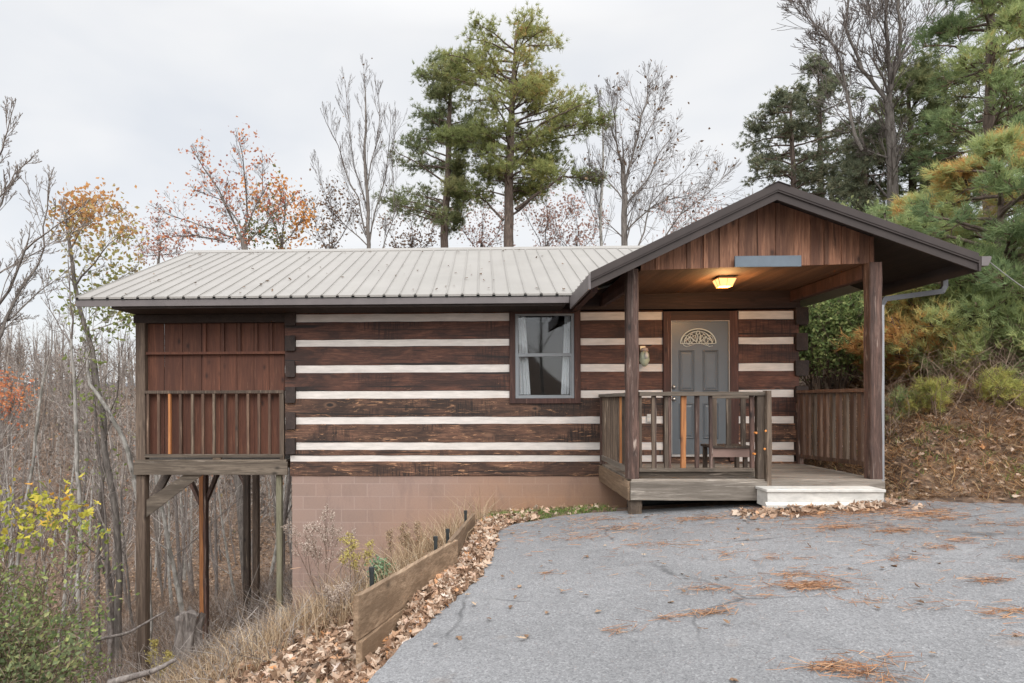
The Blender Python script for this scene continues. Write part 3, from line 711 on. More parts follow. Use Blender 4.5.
b = MB(); b.box(PX(213, W), PX(221, W), W-.01, W+.05, zb1+.036, PZ(457.6, W, 215)); b.build('rail_block', M['grey_z'], dk); b = MB(); b.box(PX(280, W), PX(284, W), W-.01, W+.05, zb1+.036, PZ(393.6, W, 215)); b.build('rail_block', M['grey_z'], dk)

# ---------------------------------------------------------------- window
win = MB()
zt0, zt1 = PZ(403.5, W, 545), PZ(309.5, W, 545)
tr = MB(); wf0, wf1 = PX(515.3, W), PX(574.3, W); wz0, wz1 = PZ(398.3, W, 545), PZ(313.8, W, 545)
tr.box(xa, wf0, W-.03, W+.15, zt0, zt1); tr.box(wf1, xb, W-.03, W+.15, zt0, zt1); tr.box(wf0, wf1, W-.03, W+.15, zt0, wz0); tr.box(wf0, wf1, W-.03, W+.15, wz1, zt1)
wind = tr.build('window', M['trim_z'], cabin, bevel=.004)
fr = MB(); t_ = .045
fr.box(wf0+.001, wf0+t_, W-.012, W+.06, wz0, wz1); fr.box(wf1-t_, wf1-.001, W-.012, W+.06, wz0, wz1)
fr.box(wf0+t_, wf1-t_, W-.012, W+.06, wz0, wz0+.05); fr.box(wf0+t_, wf1-t_, W-.012, W+.06, wz1-.03, wz1)
zm0, zm1 = PZ(356.6, W, 545), PZ(353.2, W, 545); fr.box(wf0+t_, wf1-t_, W-.004, W+.055, zm0, zm1)
fr.box(wf0+t_, wf0+t_+.02, W-.002, W+.05, wz0+.05, zm0); fr.box(wf1-t_-.02, wf1-t_, W-.002, W+.05, wz0+.05, zm0)
fr.build('window_frame', M['winframe'], wind, bevel=.003)
gl = MB(); gl.box(wf0+t_, wf1-t_, W+.025, W+.029, wz0+.05, zm0); gl.box(wf0+t_, wf1-t_, W+.038, W+.042, zm1, wz1-.03); gl.build('pane', M['glass'], wind)
for s_ in (0, 1):
    V = []; Fc = []; nx, nz = 26, 14
    for j in range(nz+1):
        v = j/nz
        wtop, wbot = .12, .20
        if s_: wtop, wbot = .09, .15
        ww = wbot+(wtop-wbot)*v
        for i in range(nx+1):
            u = i/nx; xx = (wf0+t_-.0+u*ww) if s_ == 0 else (wf1-t_-u*ww)
            V.append((xx, W+.10+.018*math.sin(u*22+v*1.5), wz0+.06+v*(wz1-wz0-.08)))
    for j in range(nz):
        for i in range(nx): Fc.append((j*(nx+1)+i, j*(nx+1)+i+1, (j+1)*(nx+1)+i+1, (j+1)*(nx+1)+i))
    b = MB(); b.add(V, Fc, .5); b.build('curtain', M['curtain'], wind, smooth=True)

# ---------------------------------------------------------------- door
dz0, dz1 = PZ(454.2, W, 700), PZ(321.5, W, 700); dx0, dx1 = PX(671.5, W), PX(728.3, W)
tr = MB(); tr.box(da+.001, dx0-.012, W-.035, W+.15, PZ(461, W, 700), dz1+.155); tr.box(dx1+.012, db_-.001, W-.035, W+.15, PZ(461, W, 700), dz1+.155); 
ds = tr.build('door_surround', M['trim_z'], cabin, bevel=.004); tr = MB(); tr.box(dx0-.012, dx1+.012, W-.035, W+.15, dz1+.012, dz1+.155); tr.build('head_trim', M['dark_x'], ds)
tr = MB(); tr.box(dx0-.0115, dx0-.001, W-.03, W+.08, dz0, dz1+.001); tr.box(dx1+.001, dx1+.0115, W-.03, W+.08, dz0, dz1+.001); tr.box(dx0-.0115, dx1+.0115, W-.03, W+.08, dz1+.001, dz1+.0115)
tr.box(dx0-.0115, dx1+.0115, W-.04, W+.08, dz0-.035, dz0-.004); tr.build('door_jamb', simple('dull_pale_jamb_paint', (.36, .34, .32), .6, 6, .1), ds)
tr = MB(); tr.box(da+.002, db_-.002, W+.02, W+.15, PZ(462, W, 700)-.02, dz0-.037); tr.build('threshold_log', M['log_worn'], ds)
d_ = MB(); yd = W+.0
d_.box(dx0, dx1, yd, yd+.045, dz0, dz1, .5)
def panel(x0, x1, z0, z1):
    e = .018
    d_.prism([(x0, yd-.0005, z0), (x1, yd-.0005, z0), (x1-e, yd-.012, z0+e), (x0+e, yd-.012, z0+e)], (0, .0, 0.0001), .5)
    ring_ = [(x0, z0, x1, z1)]
    a = [(x0, yd, z0), (x1, yd, z0), (x1, yd, z1), (x0, yd, z1)]; b2 = [(x0+e, yd-.014, z0+e), (x1-e, yd-.014, z0+e), (x1-e, yd-.014, z1-e), (x0+e, yd-.014, z1-e)]
    c2 = [(x0+2*e, yd-.002, z0+2*e), (x1-2*e, yd-.002, z0+2*e), (x1-2*e, yd-.002, z1-2*e), (x0+2*e, yd-.002, z1-2*e)]
    e3 = [(x0+3.5*e, yd-.010, z0+3.5*e), (x1-3.5*e, yd-.010, z0+3.5*e), (x1-3.5*e, yd-.010, z1-3.5*e), (x0+3.5*e, yd-.010, z1-3.5*e)]
    fs = []
    for q in range(3):
        for k in range(4): fs.append((q*4+k, q*4+(k+1) % 4, (q+1)*4+(k+1) % 4, (q+1)*4+k))
    fs.append((12, 13, 14, 15)); d_.add(a+b2+c2+e3, fs, .5)
for a, b in ((678.5, 694.5), (702.5, 718.5)):
    panel(PX(a, W), PX(b, W), PZ(391.5, W, 700), PZ(350, W, 700)); panel(PX(a, W), PX(b, W), PZ(439, W, 700), PZ(403, W, 700))
door = d_.build('door', M['door'], cabin)
# fanlight with pale leaded scrolls
cxd, czd = PX(698, W), PZ(343.5, W, 700); rx, rzz = .27, .225
fa = MB(); arc = [(cxd+rx*math.cos(a), yd-.006, czd+rzz*math.sin(a)) for a in np.linspace(0, math.pi, 20)]; fa.prism(arc, (0, .004, 0)); fa.build('fanlight', M['black'], door)
le = MB(); le.tube([(x, yd-.014, z) for x, _, z in arc], .009, 6); le.tube([arc[0], arc[-1]], .006, 6)
le.tube([(cxd+.8*(x-cxd), yd-.012, czd+.84*(z-czd)) for x, _, z in arc], .005, 5)
for s_ in (-1, 1):
    for q in range(3):
        cx_ = cxd+s_*(.055+.06*q); cz_ = czd+.07+.02*(1-q)
        le.tube([(cx_+(.012+.004*k*.5)*math.cos(k*.55)*1.6, yd-.013, cz_+(.012+.004*k*.5)*math.sin(k*.55)*1.9) for k in range(22)], .0045, 5)
    le.tube([(cxd+s_*.01, yd-.013, czd+.2), (cxd+s_*.04, yd-.013, czd+.11), (cxd+s_*.02, yd-.013, czd+.01)], .006, 5)
    le.tube([(cxd+s_*.02, yd-.013, czd+.02), (cxd+s_*.12, yd-.013, czd+.10), (cxd+s_*.21, yd-.013, czd+.03)], .006, 5)
le.build('leaded_scrolls', M['lead'], door)
for pyk, rr_ in ((387, .028), (399, .032)):
    kb = MB(); c = P(673.8, pyk, W-.03); kb.tube([c+Vector((0, .03, 0)), c+Vector((0, .015, 0)), c+Vector((0, .005, 0)), c-Vector((0, .02, 0)), c-Vector((0, .035, 0))], [.030, .030, .012, rr_, .012], 12)
    kb.build('door_handle' if pyk > 390 else 'deadbolt', M['nickel'], door, smooth=True)

# light switch plate like box on wall
# ---------------------------------------------------------------- porch
DZ = PZ(479.3, 8.0, 750)     # deck top at the front edge
XD0 = P(630, 480, 8.0).x; XD1 = P(883, 478, 8.0).x
b_ = MB(); x = XD0+.03
b_2 = MB(); y = 8.005
while y < 9.97: b_2.box(XD0+.02, XD1-.01, y, min(y+.136, 9.985), DZ-.035, DZ+random.uniform(-.002, .002)); y += .142
pdk = b_2.build('porch_floor', M['pale_x'], cabin)
b_ = MB(); b_.rough_bar((XD0, 7.98, DZ-.14), (XD1, 7.98, DZ-.14), .045, .235, n=12, amp=.004, seed=4); b_.build('rim_board', M['pale_x'], pdk)
b_ = MB(); b_.rough_bar((XD0-.005, 8.0, DZ-.145), (XD0-.005, 9.99, DZ-.145), .045, .235, n=8, amp=.003, seed=5); b_.build('side_rim_board', M['plank_y'], pdk); b_ = MB(); b_.rough_bar((XD1-.02, 8.01, DZ-.145), (XD1-.02, 9.99, DZ-.145), .04, .22, n=6, amp=.003, seed=6); b_.build('side_rim_board', M['plank_y'], pdk)
b_ = MB()
for k in range(5): b_ = MB(); b_.box(XD0+.6+k*.55, XD0+.64+k*.55, 8.02, 9.98, DZ-.25, DZ-.037); b_.build('joist', M['grey_y'], pdk)
def pb(name, x, y, z0, z1, w, mat, par=None, seed=0, d=None):
    b = MB(); b.rough_bar((x, y, z0), (x, y, z1), w, d or w, up=(0, 1, 0), n=12, amp=.006, seed=seed); return b.build(name, mat, par or cabin)
xp1 = P(633.3, 400, 8.01).x; xp2 = P(877, 400, 8.01).x
ctop = PZ(269.8, 8.1, 650)
pb('porch_post', xp1, 8.09, DZ, ctop+.0, .145, M['brownpost_z'], seed=11)
pb('porch_post', xp2, 8.09, DZ, PZ(263.5, 8.1, 870)+.0, .15, M['brownpost_z'], seed=12)
pb('pier_post', XD0+.08, 8.10, -.2, DZ-.26, .15, M['grey_z'], seed=13)
pb('pier_post', 4.1, 8.15, 0.0, DZ-.25, .12, M['grey_z'], seed=14)
pb('pier_post', XD1-.1, 8.15, 0.0, DZ-.25, .12, M['grey_z'], seed=15)
# gable roof of the porch
YF = 7.70
Lc, Pk, Rc = P(590.5, 272.8, YF), P(777, 183.2, YF), P(977.5, 254.2, YF)
YB = 11.95
def slope(name, a, b, off0, off1, y0, y1, mat, parent, xt=0):
    m_ = MB(); m_.prism([(a.x, y0, a.z-off0), (b.x, y0, b.z-off0), (b.x, y0, b.z-off1), (a.x, y0, a.z-off1)], (0, y1-y0, 0), .5); return m_.build(name, mat, parent)
pr = MB()
for a, b in ((Lc, Pk), (Pk, Rc)):
    pr.prism([(a.x, YF+.0, a.z), (b.x, YF+.0, b.z), (b.x, YF+.0, b.z-.025), (a.x, YF+.0, a.z-.025)], (0, YB-YF, 0), .5)
    y = YF+.12
    while y < YB-.1:
        ee = Vector((a.x, y, a.z+.011)); ff = Vector((b.x, y, b.z+.011)); pr.beam(ee, ff, .035, .022, r=.5); y += .2286
proof = pr.build('porch_roof', M['roof'], cabin)
rc = MB(); 
for sgn, q in ((-1, Lc), (1, Rc)):
    t = (q-Pk).normalized(); e_ = Pk+t*.16; rc.prism([(Pk.x, YF-.035, Pk.z+.018), (e_.x, YF-.035, e_.z+.018), (e_.x, YF-.035, e_.z+.012), (Pk.x, YF-.035, Pk.z+.012)], (0, YB-YF, 0))
rc.build('ridge_cap', M['rake'], proof)
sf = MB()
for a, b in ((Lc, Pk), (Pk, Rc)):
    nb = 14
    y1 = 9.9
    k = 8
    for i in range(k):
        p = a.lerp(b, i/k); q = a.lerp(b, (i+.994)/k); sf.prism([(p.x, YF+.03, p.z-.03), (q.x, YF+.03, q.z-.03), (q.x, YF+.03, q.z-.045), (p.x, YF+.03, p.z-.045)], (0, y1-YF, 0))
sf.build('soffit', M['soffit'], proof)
fc = MB()
def rake(a, b, o0, o1, y0, y1, e0=0, e1=0):
    fc.prism([(a.x, y0, a.z-o0), (b.x, y0, b.z-o0), (b.x, y0, b.z-o1), (a.x, y0, a.z-o1)], (0, y1-y0, 0), .5)
for a, b in ((Lc, Pk), (Pk, Rc)):
    rake(a, b, -.008, .105, YF-.022, YF-.001); rake(a, b, .026, .105, YF, YF+.03); rake(a, b, .106, .195, YF-.002, YF+.028)
    rake(a, b, .070, .082, YF-.030, YF-.0225)
# eave fascias running back
fc.build('rake_boards', M['rake'], proof)
fc = MB(); fc.box(Lc.x-.028, Lc.x-.001, YF-.02, 9.312, Lc.z-.20, Lc.z-.026); fc.build('eave_fascia', M['fascia'], proof)
fc = MB(); fc.box(Rc.x+.001, Rc.x+.028, YF-.02, 9.9, Rc.z-.20, Rc.z-.026); fc.build('eave_fascia', M['rake'], proof)
gt = MB(); g0 = Rc.x+.029
gp = [(0, 0), (0, -.11), (.075, -.11), (.11, -.03), (.11, 0), (.10, 0), (.10, -.03), (.07, -.1), (.01, -.1), (.01, 0)]
gt.prism([(g0+u, YF-.02, Rc.z-.03+v) for u, v in gp], (0, 2.3, 0)); gt.prism([(g0+u, YF-.026, Rc.z-.03+v) for u, v in gp[:5]], (0, .005, 0))
gut = gt.build('gutter', M['fascia'], proof)
# downspout
b_ = MB(); yo = 8.5
pA = P(936, 283, yo); pts = [Vector((g0+.05, yo, Rc.z-.13)), Vector((g0+.05, yo-.0, Rc.z-.27))]
def sq(b, pts, w=.062, d=.045):
    for p, q in zip(pts[:-1], pts[1:]): 
        t = (q-p).normalized(); b.beam(p-t*.012, q+t*.012, w, d, up=(0, 1, 0) if abs(t.y) < .7 else (1, 0, 0), r=.5)
ptop = Vector((g0+.05, 8.35, Rc.z-.13))
pq = [ptop, ptop+Vector((0, 0, -.13)), ptop+Vector((-.05, -.02, -.20)), Vector((xp2+.19, 8.16, PZ(299, 8.16, 888))), Vector((xp2+.125, 8.13, PZ(305, 8.13, 885))), Vector((xp2+.12, 8.13, PZ(497, 8.1, 885)))]
sq(b_, pq[:5]); b_.build('downspout', M['dkmetal'], proof)
b_ = MB(); b_.beam(pq[4], pq[5], .05, .05, up=(0, 1, 0)); b_.build('downspout', M['gutter'], proof)
b_ = MB(); b_.tube([pq[5], pq[5]+Vector((.02, -.05, -.05)), pq[5]+Vector((.12, -.22, -.08))], .035, 8); b_.build('drain_elbow', M['black'], proof, smooth=True)
# gable boards, ceiling, header, side beams
gbm = MB(); gz0l, gz0r = PZ(269.8, 8.1, 650), PZ(263.5, 8.1, 865)
gx0, gx1 = Lc.x+.2, P(872, 264, 8.1).x
def rooft(x): return (Lc.z+(Pk.z-Lc.z)*(x-Lc.x)/(Pk.x-Lc.x) if x < Pk.x else Pk.z+(Rc.z-Pk.z)*(x-Pk.x)/(Rc.x-Pk.x))-.047
def gzb(x): return gz0l+(gz0r-gz0l)*(x-PX(650, 8.1, 268))/(PX(865, 8.1, 268)-PX(650, 8.1, 268))
x = P(641, 270, 8.1).x; k = 0; rgb = random.Random(9)
while x < gx1:
    wv = .19+rgb.random()*.05; x2 = min(x+wv, gx1); 
    gbm.prism([(x, 8.10+(k % 2)*.004, gzb(x)), (x2-.004, 8.10+(k % 2)*.004, gzb(x2)), (x2-.004, 8.10+(k % 2)*.004, rooft(x2)), (x, 8.10+(k % 2)*.004, rooft(x))], (0, .025, 0), rgb.random())
    if rgb.random() < .8: gbm.prism([(x2-.03, 8.085, gzb(x2)), (x2+.018, 8.085, gzb(x2)), (x2+.018, 8.085, rooft(x2)), (x2-.03, 8.085, rooft(x2))], (0, .014, 0), rgb.random())
    x = x2
gbm.build('gable_boards', M['gable_v'], cabin)
cz = gz0l+.004
b_ = MB(); x = P(641, 270, 8.1).x; k = 0
while x < gx1+.0:
    x2 = min(x+.14, gx1); b_.box(x, x2-.0015, 8.13, W+.0, gzb(x)+.0, gzb(x)+.02); x = x2
b_.build('porch_ceiling', M['ceil_y'], cabin)
b_ = MB(); b_.box(xa, PX(800, W), W-.02, W+.12, PZ(309.3, W, 650), cz+.14); b_.build('header_board', M['dark_x'], cabin)
b_ = MB()
b_.rough_bar((xp1, 8.17, ctop-.09), (xp1, W-.02, ctop-.09), .10, .18, n=8, amp=.005, seed=3)
b_.build('side_beam', M['trim_z'], cabin); b_ = MB(); b_.rough_bar((xp2-.02, 8.17, gz0r-.09), (xp2-.06, W+.05, gz0r-.10), .12, .17, n=8, amp=.005, seed=8)
b_.build('side_beam', M['trim_z'], cabin)
b_ = MB(); p_ = P(612, 295, 9.2); 
b_.rough_bar((Lc.x+.12, 8.15, Lc.z-.10), (Lc.x+.12, W, Lc.z-.10), .09, .12, n=6, amp=.004, seed=30)
b_.build('eave_beam', M['trim_z'], cabin); b_ = MB(); b_.rough_bar(P(604, 303, 8.9), P(630, 285, 8.2), .06, .10, n=4, amp=.004, seed=31)
b_.build('eave_brace', M['trim_z'], cabin)
# underporch skirt: black plastic behind the rim
b_ = MB(); b_.box(XD0+.25, XD1-.2, 9.3, 9.31, -.6, DZ-.27); b_.build('underfloor_sheet', M['blackp'], pdk)

# railings -------------------------------------------------------------
def railing(name, parts, par=cabin):
    r = None
    for nm, mb, mat, lab in parts:
        if r is None: r = mb.build(name, mat, par, bevel=.004)
        else:
            o = mb.build(nm, mat, r)
            if lab: o['label'] = lab
    return r
fy = 8.06
zrt, zrb = PZ(391.8, fy, 700), PZ(395.8, fy, 700)
xn0, xn1 = xp1+.075, P(768, 395, fy).x
parts = []
b = MB(); b.rough_bar((xn0, fy, (zrt+zrb)/2), (xn1, fy, (zrt+zrb)/2+.0), .13, zrt-zrb, n=8, amp=.003, seed=2); parts.append(('top_rail', b, M['grey_x'], None))
b = MB(); b.rough_bar((xn0, fy, PZ(469.7, fy, 700)), (P(752, 400, fy).x, fy, PZ(469.7, fy, 700)), .09, .045, n=6, amp=.002, seed=3); parts.append(('bottom_rail', b, M['grey_x'], None))
b = MB(); b.rough_bar((xn0, fy+.03, PZ(473.9, fy, 700)), (P(754, 400, fy).x, fy+.03, PZ(473.9, fy, 700)), .04, .06, n=6, amp=.002, seed=4); parts.append(('kick_board', b, M['grey_x'], None))
for bx, w, mt, lb in ((640.5, .035, 'grey_z', None), (652.8, .04, 'grey_z', None), (655.5, .02, 'brownpost_z', None), (666, .045, 'grey_z', None), (669.5, .03, 'brownpost_z', None), (683.5, .062, 'orange_z', 'bright orange bare-wood baluster'), (697.3, .05, 'brownpost_z', 'dark stained baluster'), (710.5, .035, 'brownpost_z', 'dark stained baluster'), (752, .05, 'brownpost_z', None)):
    b = MB(); x_ = P(bx, 430, fy).x; b.rough_bar((x_, fy+.02*random.uniform(-1, 1), PZ(467.9, fy, 700)), (x_+random.uniform(-.008, .008), fy, zrb+.002), w, .04, up=(0, 1, 0), n=4, amp=.003, seed=int(bx)); parts.append(('baluster', b, M[mt], lb))
b = MB(); x_ = P(762, 430, fy).x; b.rough_bar((x_-.03, fy-.0, DZ+.002), (x_-.03, fy, zrb), .085, .09, up=(0, 1, 0), n=6, amp=.004, seed=50); b.rough_bar((x_+.042, fy-.045, DZ-.1), (x_+.042, fy-.045, zrt+.01), .06, .13, up=(0, 1, 0), n=6, amp=.004, seed=51); parts.append(('newel_post', b, M['grey_z'], None))
railing('front_railing', parts)
# side railing left
xs_ = XD0+.02; parts = []
b = MB(); b.rough_bar((xs_, 8.17, zrt-.03), (xs_, W-.03, zrt-.03), .10, .045, n=8, amp=.003, seed=2); parts.append(('top_rail', b, M['grey_y'], None))
b = MB(); b.rough_bar((xs_, 8.17, DZ+.10), (xs_, W-.03, DZ+.10), .04, .08, n=8, amp=.003, seed=2); parts.append(('bottom_rail', b, M['grey_y'], None))
for k in range(11):
    b = MB(); y_ = 8.30+k*.155; b.rough_bar((xs_, y_, DZ+.141), (xs_, y_, zrt-.053), .032, .04, up=(0, 1, 0), n=3, amp=.002, seed=k)
    parts.append(('baluster', b, M['orange_z'] if k == 2 else M['grey_z'], 'bright orange bare-wood baluster' if k == 2 else None))
b = MB(); b.rough_bar((xs_, W-.06, DZ+.0), (xs_, W-.06, zrt-.053), .07, .06, up=(0, 1, 0), n=3, amp=.002, seed=77); parts.append(('newel_post', b, M['brownpost_z'], None))
railing('left_railing', parts)
# side railing right
xr_ = P(866, 400, 8.3).x-.05; xr2 = P(799, 400, 9.9).x; parts = []
b = MB(); za_ = PZ(391, 9.9, 800); zf_ = P(865, 390.2, 8.2).z
b.rough_bar((xr_+.05, 8.17, zf_), (xr2+.04, 9.95, za_-.01), .11, .045, n=8, amp=.003, seed=2); parts.append(('top_rail', b, M['baluster_z'], None))
b = MB(); b.rough_bar((xr_+.05, 8.17, DZ+.17), (xr2+.04, 9.95, DZ+.12), .045, .055, n=8, amp=.003, seed=2); parts.append(('bottom_rail', b, M['baluster_z'], None))
for k in range(11):
    t = (k+.5)/11; y_ = 8.17+1.78*t; x_ = xr_+.05+(xr2-xr_-.01)*t
    b = MB(); b.rough_bar((x_, y_, DZ+.185-.05*t), (x_, y_, zf_-.023), .04, .088, up=(0, 1, 0), n=3, amp=.002, seed=k+90)
    parts.append(('baluster', b, M['grey_z'] if k in (3, 5, 8) else M['baluster_z'], None))
b = MB(); b.rough_bar((xr2+.04, 9.96, DZ), (xr2+.04, 9.96, za_-.03), .08, .07, up=(0, 1, 0), n=3, amp=.002, seed=78); parts.append(('newel_post', b, M['brownpost_z'], None))
railing('right_railing', parts)
# string of tiny round reflectors nailed on the newel post
am = simple('amber_plastic', (.55, .20, .04), .35, 20, .2)
for k, (px_, py_) in enumerate(((756.5, 433), (766, 431), (765, 449), (755, 454))):
    c = P(px_, py_, fy-.12); rf_ = MB(); rf_.tube([c+Vector((0, .05 if k in (0, 3) else .012, 0)), c+Vector((0, .003, 0)), c], [.014, .014, .010], 10)
    o = rf_.build('reflector', am, None, loc=tuple(c)); tag(o, 'small round amber reflector nailed to the grey newel post beside the porch step', 'reflector', 'amber reflectors on the newel post')

# wooden chair behind the front railing
chr_ = empty('porch_chair', P(729, 470, 8.45), 'low weathered wooden chair with slatted back standing behind the front porch railing', 'chair')
cy = 8.42
def cbox(n, x0, x1, y0, y1, z0, z1, m):
    b = MB(); b.box(x0, x1, y0, y1, z0, z1); return b.build(n, m, chr_, bevel=.003)
cX0, cX1 = P(710.5, 400, cy).x, P(749, 400, cy).x
cbox('top_rail', cX0, cX1, cy-.02, cy+.02, PZ(398.4, cy, 730), PZ(395, cy, 730), M['grey_x'])
for bx in (714, 728.5, 743): x_ = P(bx, 400, cy).x; cbox('back_slat', x_-.032, x_+.032, cy-.012, cy+.012, PZ(447, cy, 730), PZ(398.5, cy, 730), M['grey_z'])
cbox('seat', cX0-.01, cX1+.02, cy-.06, cy+.36, PZ(448, cy, 730), PZ(445.6, cy, 730), M['deckpost_z'])
cbox('apron', cX0, cX1+.01, cy-.03, cy-.005, PZ(457, cy, 730), PZ(448.1, cy, 730), M['pinkbox'])
for x_ in (cX0+.03, cX1-.04):
    for y_ in (cy+.03, cy+.30): cbox('leg', x_-.025, x_+.025, y_-.025, y_+.025, DZ+.002, PZ(448.1, cy, 730), M['deckpost_z'])

# white step
s0, s1 = P(767.5, 500, 7.66).x, P(884, 500, 7.66).x
stp = empty('porch_step', ((s0+s1)/2, 7.8, .26), 'low white painted timber step in front of the porch deck', 'step')
zs = PZ(489.2, 7.66, 820); zg = PZ(506, 7.6, 820)-.03
b = MB(); b.box(s0, s1, 7.66, 7.955, zg+.0, zs-.036); b.build('riser', M['white'], stp, bevel=.004)
b = MB(); b.box(s0-.02, s1+.01, 7.635, 7.955, zs-.034, zs); b.build('tread', M['white'], stp, bevel=.006)
b = MB(); b.prism([(s0-.03, 7.659, zg), (s0-.03, 7.62, zg), (s0-.03, 7.62, zg+.035), (s0-.03, 7.64, zg+.055), (s0-.03, 7.659, zg+.065)], (s1-s0+.07, 0, 0)); b.build('base_moulding', M['white'], stp)

# blank sign on the gable
q0, q1 = P(735, 267, 8.02), P(801.5, 255.3, 8.02)
b = MB(); b.box(q0.x, q1.x, 8.02, 8.045, q0.z, q1.z); b.box(q0.x+.1, q0.x+.14, 8.046, 8.083, q0.z+.03, q1.z-.03); b.box(q1.x-.14, q1.x-.1, 8.046, 8.083, q0.z+.03, q1.z-.03)
o = b.build('blank_sign', M['signgrey'], None, bevel=.003, loc=tuple(q0)); tag(o, 'blank slate grey rectangular board fixed to the porch gable above the lamp', 'sign')

# ceiling lantern
lc = P(724.3, 281, 8.75); czl = gzb(lc.x)
cl = empty('ceiling_lantern', (lc.x, 8.75, czl), 'lit flared glass ceiling lantern glowing warm orange under the porch roof', 'lamp')
b = MB(); b.box(lc.x-.09, lc.x+.09, 8.66, 8.84, czl-.02, czl-.001); b.box(lc.x-.125, lc.x+.125, 8.625, 8.875, czl-.034, czl-.0205); b.build('base', M['brass'], cl)
def frust(w0, z0, w1, z1): 
    return [(lc.x-w0, 8.75-w0, z0), (lc.x+w0, 8.75-w0, z0), (lc.x+w0, 8.75+w0, z0), (lc.x-w0, 8.75+w0, z0), (lc.x-w1, 8.75-w1, z1), (lc.x+w1, 8.75-w1, z1), (lc.x+w1, 8.75+w1, z1), (lc.x-w1, 8.75+w1, z1)]
b = MB(); b.add(frust(.08, czl-.125, .115, czl-.036), [(0, 3, 2, 1), (0, 1, 5, 4), (1, 2, 6, 5), (2, 3, 7, 6), (3, 0, 4, 7)], .5); b.build('glass_shade', M['bulb'], cl)
b = MB(); v = frust(.084, czl-.128, .121, czl-.036)
for i in range(4): b.tube([v[i], v[i+4]], .005, 5); b.tube([v[i], v[(i+1) % 4]], .005, 5)
m0 = [(Vector(v[i])+Vector(v[(i+1) % 4]))/2 for i in range(4)]; m1 = [(Vector(v[i+4])+Vector(v[(i+1) % 4+4]))/2 for i in range(4)]
for i in range(4): b.tube([m0[i], m1[i]], .003, 5)
b.build('lantern_frame', M['brass'], cl)
ld = bpy.data.lights.new('lantern_light', 'POINT'); ld.energy = 30; ld.color = (1, .56, .22); ld.shadow_soft_size = .07
lo = bpy.data.objects.new('lantern_light', ld); col.objects.link(lo); lo.location = (0, 0, -.24); lo.parent = cl

# wall lantern left of the door
wl = P(644.5, 356, W-.12)
o = empty('wall_lantern', wl, 'small unlit clear glass wall lantern with pale cap on the logs left of the door', 'lamp')
b = MB(); b.tube([wl+Vector((0, 0, .13)), wl+Vector((0, 0, .12)), wl+Vector((0, 0, .07))], [.012, .05, .062], 10); b.build('cap', simple('faded_pink_metal', (.40, .30, .25), .6, 20, .15), o, smooth=True)
b = MB(); b.tube([wl+Vector((0, 0, .068)), wl+Vector((0, 0, .02)), wl+Vector((0, 0, -.07)), wl+Vector((0, 0, -.14)), wl+Vector((0, 0, -.16))], [.05, .07, .078, .045, .02], 12); b.build('glass_globe', simple('cloudy_green_glass', (.42, .45, .33), .25, 12, .25), o, smooth=True)
b = MB(); b.tube([wl+Vector((.008, -.07, .05)), wl+Vector((.008, -.079, 0)), wl+Vector((.008, -.078, -.04))], [.02, .03, .024], 8); b.build('white_panel', M['white'], o, smooth=True)
b = MB(); b.beam(wl+Vector((0, 0, .10)), wl+Vector((0, .12, .10)), .02, .02); b.box(wl.x-.04, wl.x+.04, W-.02, W-.003, wl.z+.03, wl.z+.16); b.build('bracket', M['brass'], o)

# outlet box low on wall
c = P(649, 418, W); b = MB(); b.box(c.x-.035, c.x+.035, W-.02, W-.002+.016, c.z-.06, c.z+.06); b.box(c.x-.02, c.x+.02, W-.026, W-.0201, c.z-.045, c.z-.01); b.box(c.x-.02, c.x+.02, W-.026, W-.0201, c.z+.01, c.z+.045)
o = b.build('outlet_cover', M['white'], cabin, bevel=.003)

# overhead cable from the right eave
b = MB(); a = Vector((Rc.x+.14, YF+.05, Rc.z-.05)); pts = []
e_ = P(1100, 322, 7.0)
for i in range(13):
    t = i/12; p = a.lerp(e_, t); p.z -= .10*math.sin(math.pi*t); pts.append(p)
b.tube(pts, .006, 5); o = b.build('cable', M['cable'], None, loc=tuple(a)); tag(o, 'thin pale cable running from the right porch eave off to the right', 'cable')

# ---------------------------------------------------------------- retaining boards
A = P(356, 639, 4.17); B = P(455.5, 557, 6.1); C = P(473.5, 529, 7.75)
rw = empty('retaining_wall', (B.x, B.y, B.z), 'low tan plank retaining edge with black stakes along the left of the driveway', 'retaining wall')
b = MB(); b.rough_bar((A.x, A.y, .225-.145), (B.x, B.y, .165-.13), .042, .285, n=14, amp=.003, seed=1); b.build('plank', M['plank_y'], rw)
b = MB(); b.rough_bar((A.x+.02, A.y+.0, .225-.145-.275), (B.x-.25, B.y-.85, -.20), .042, .24, n=10, amp=.003, seed=2); b.build('plank', M['plank_y'], rw)
b = MB(); b.rough_bar((B.x-.05, B.y-.15, .06), (C.x, C.y, .135-.13), .042, .27, n=10, amp=.003, seed=3); b.build('plank', M['plank_y'], rw)
for px_, y_, pyt in ((371.5, 4.55, 568), (435.5, 5.75, 537), (447.5, 6.3, 529.5), (465.5, 7.35, 511)):
    p = P(px_, pyt, y_); b = MB(); b.tube([(p.x, y_, p.z), (p.x+.005, y_, p.z-.35)], .017, 7); b.tube([(p.x, y_, p.z+.006), (p.x, y_, p.z-.03)], .021, 7); b.build('stake', M['black'], rw)

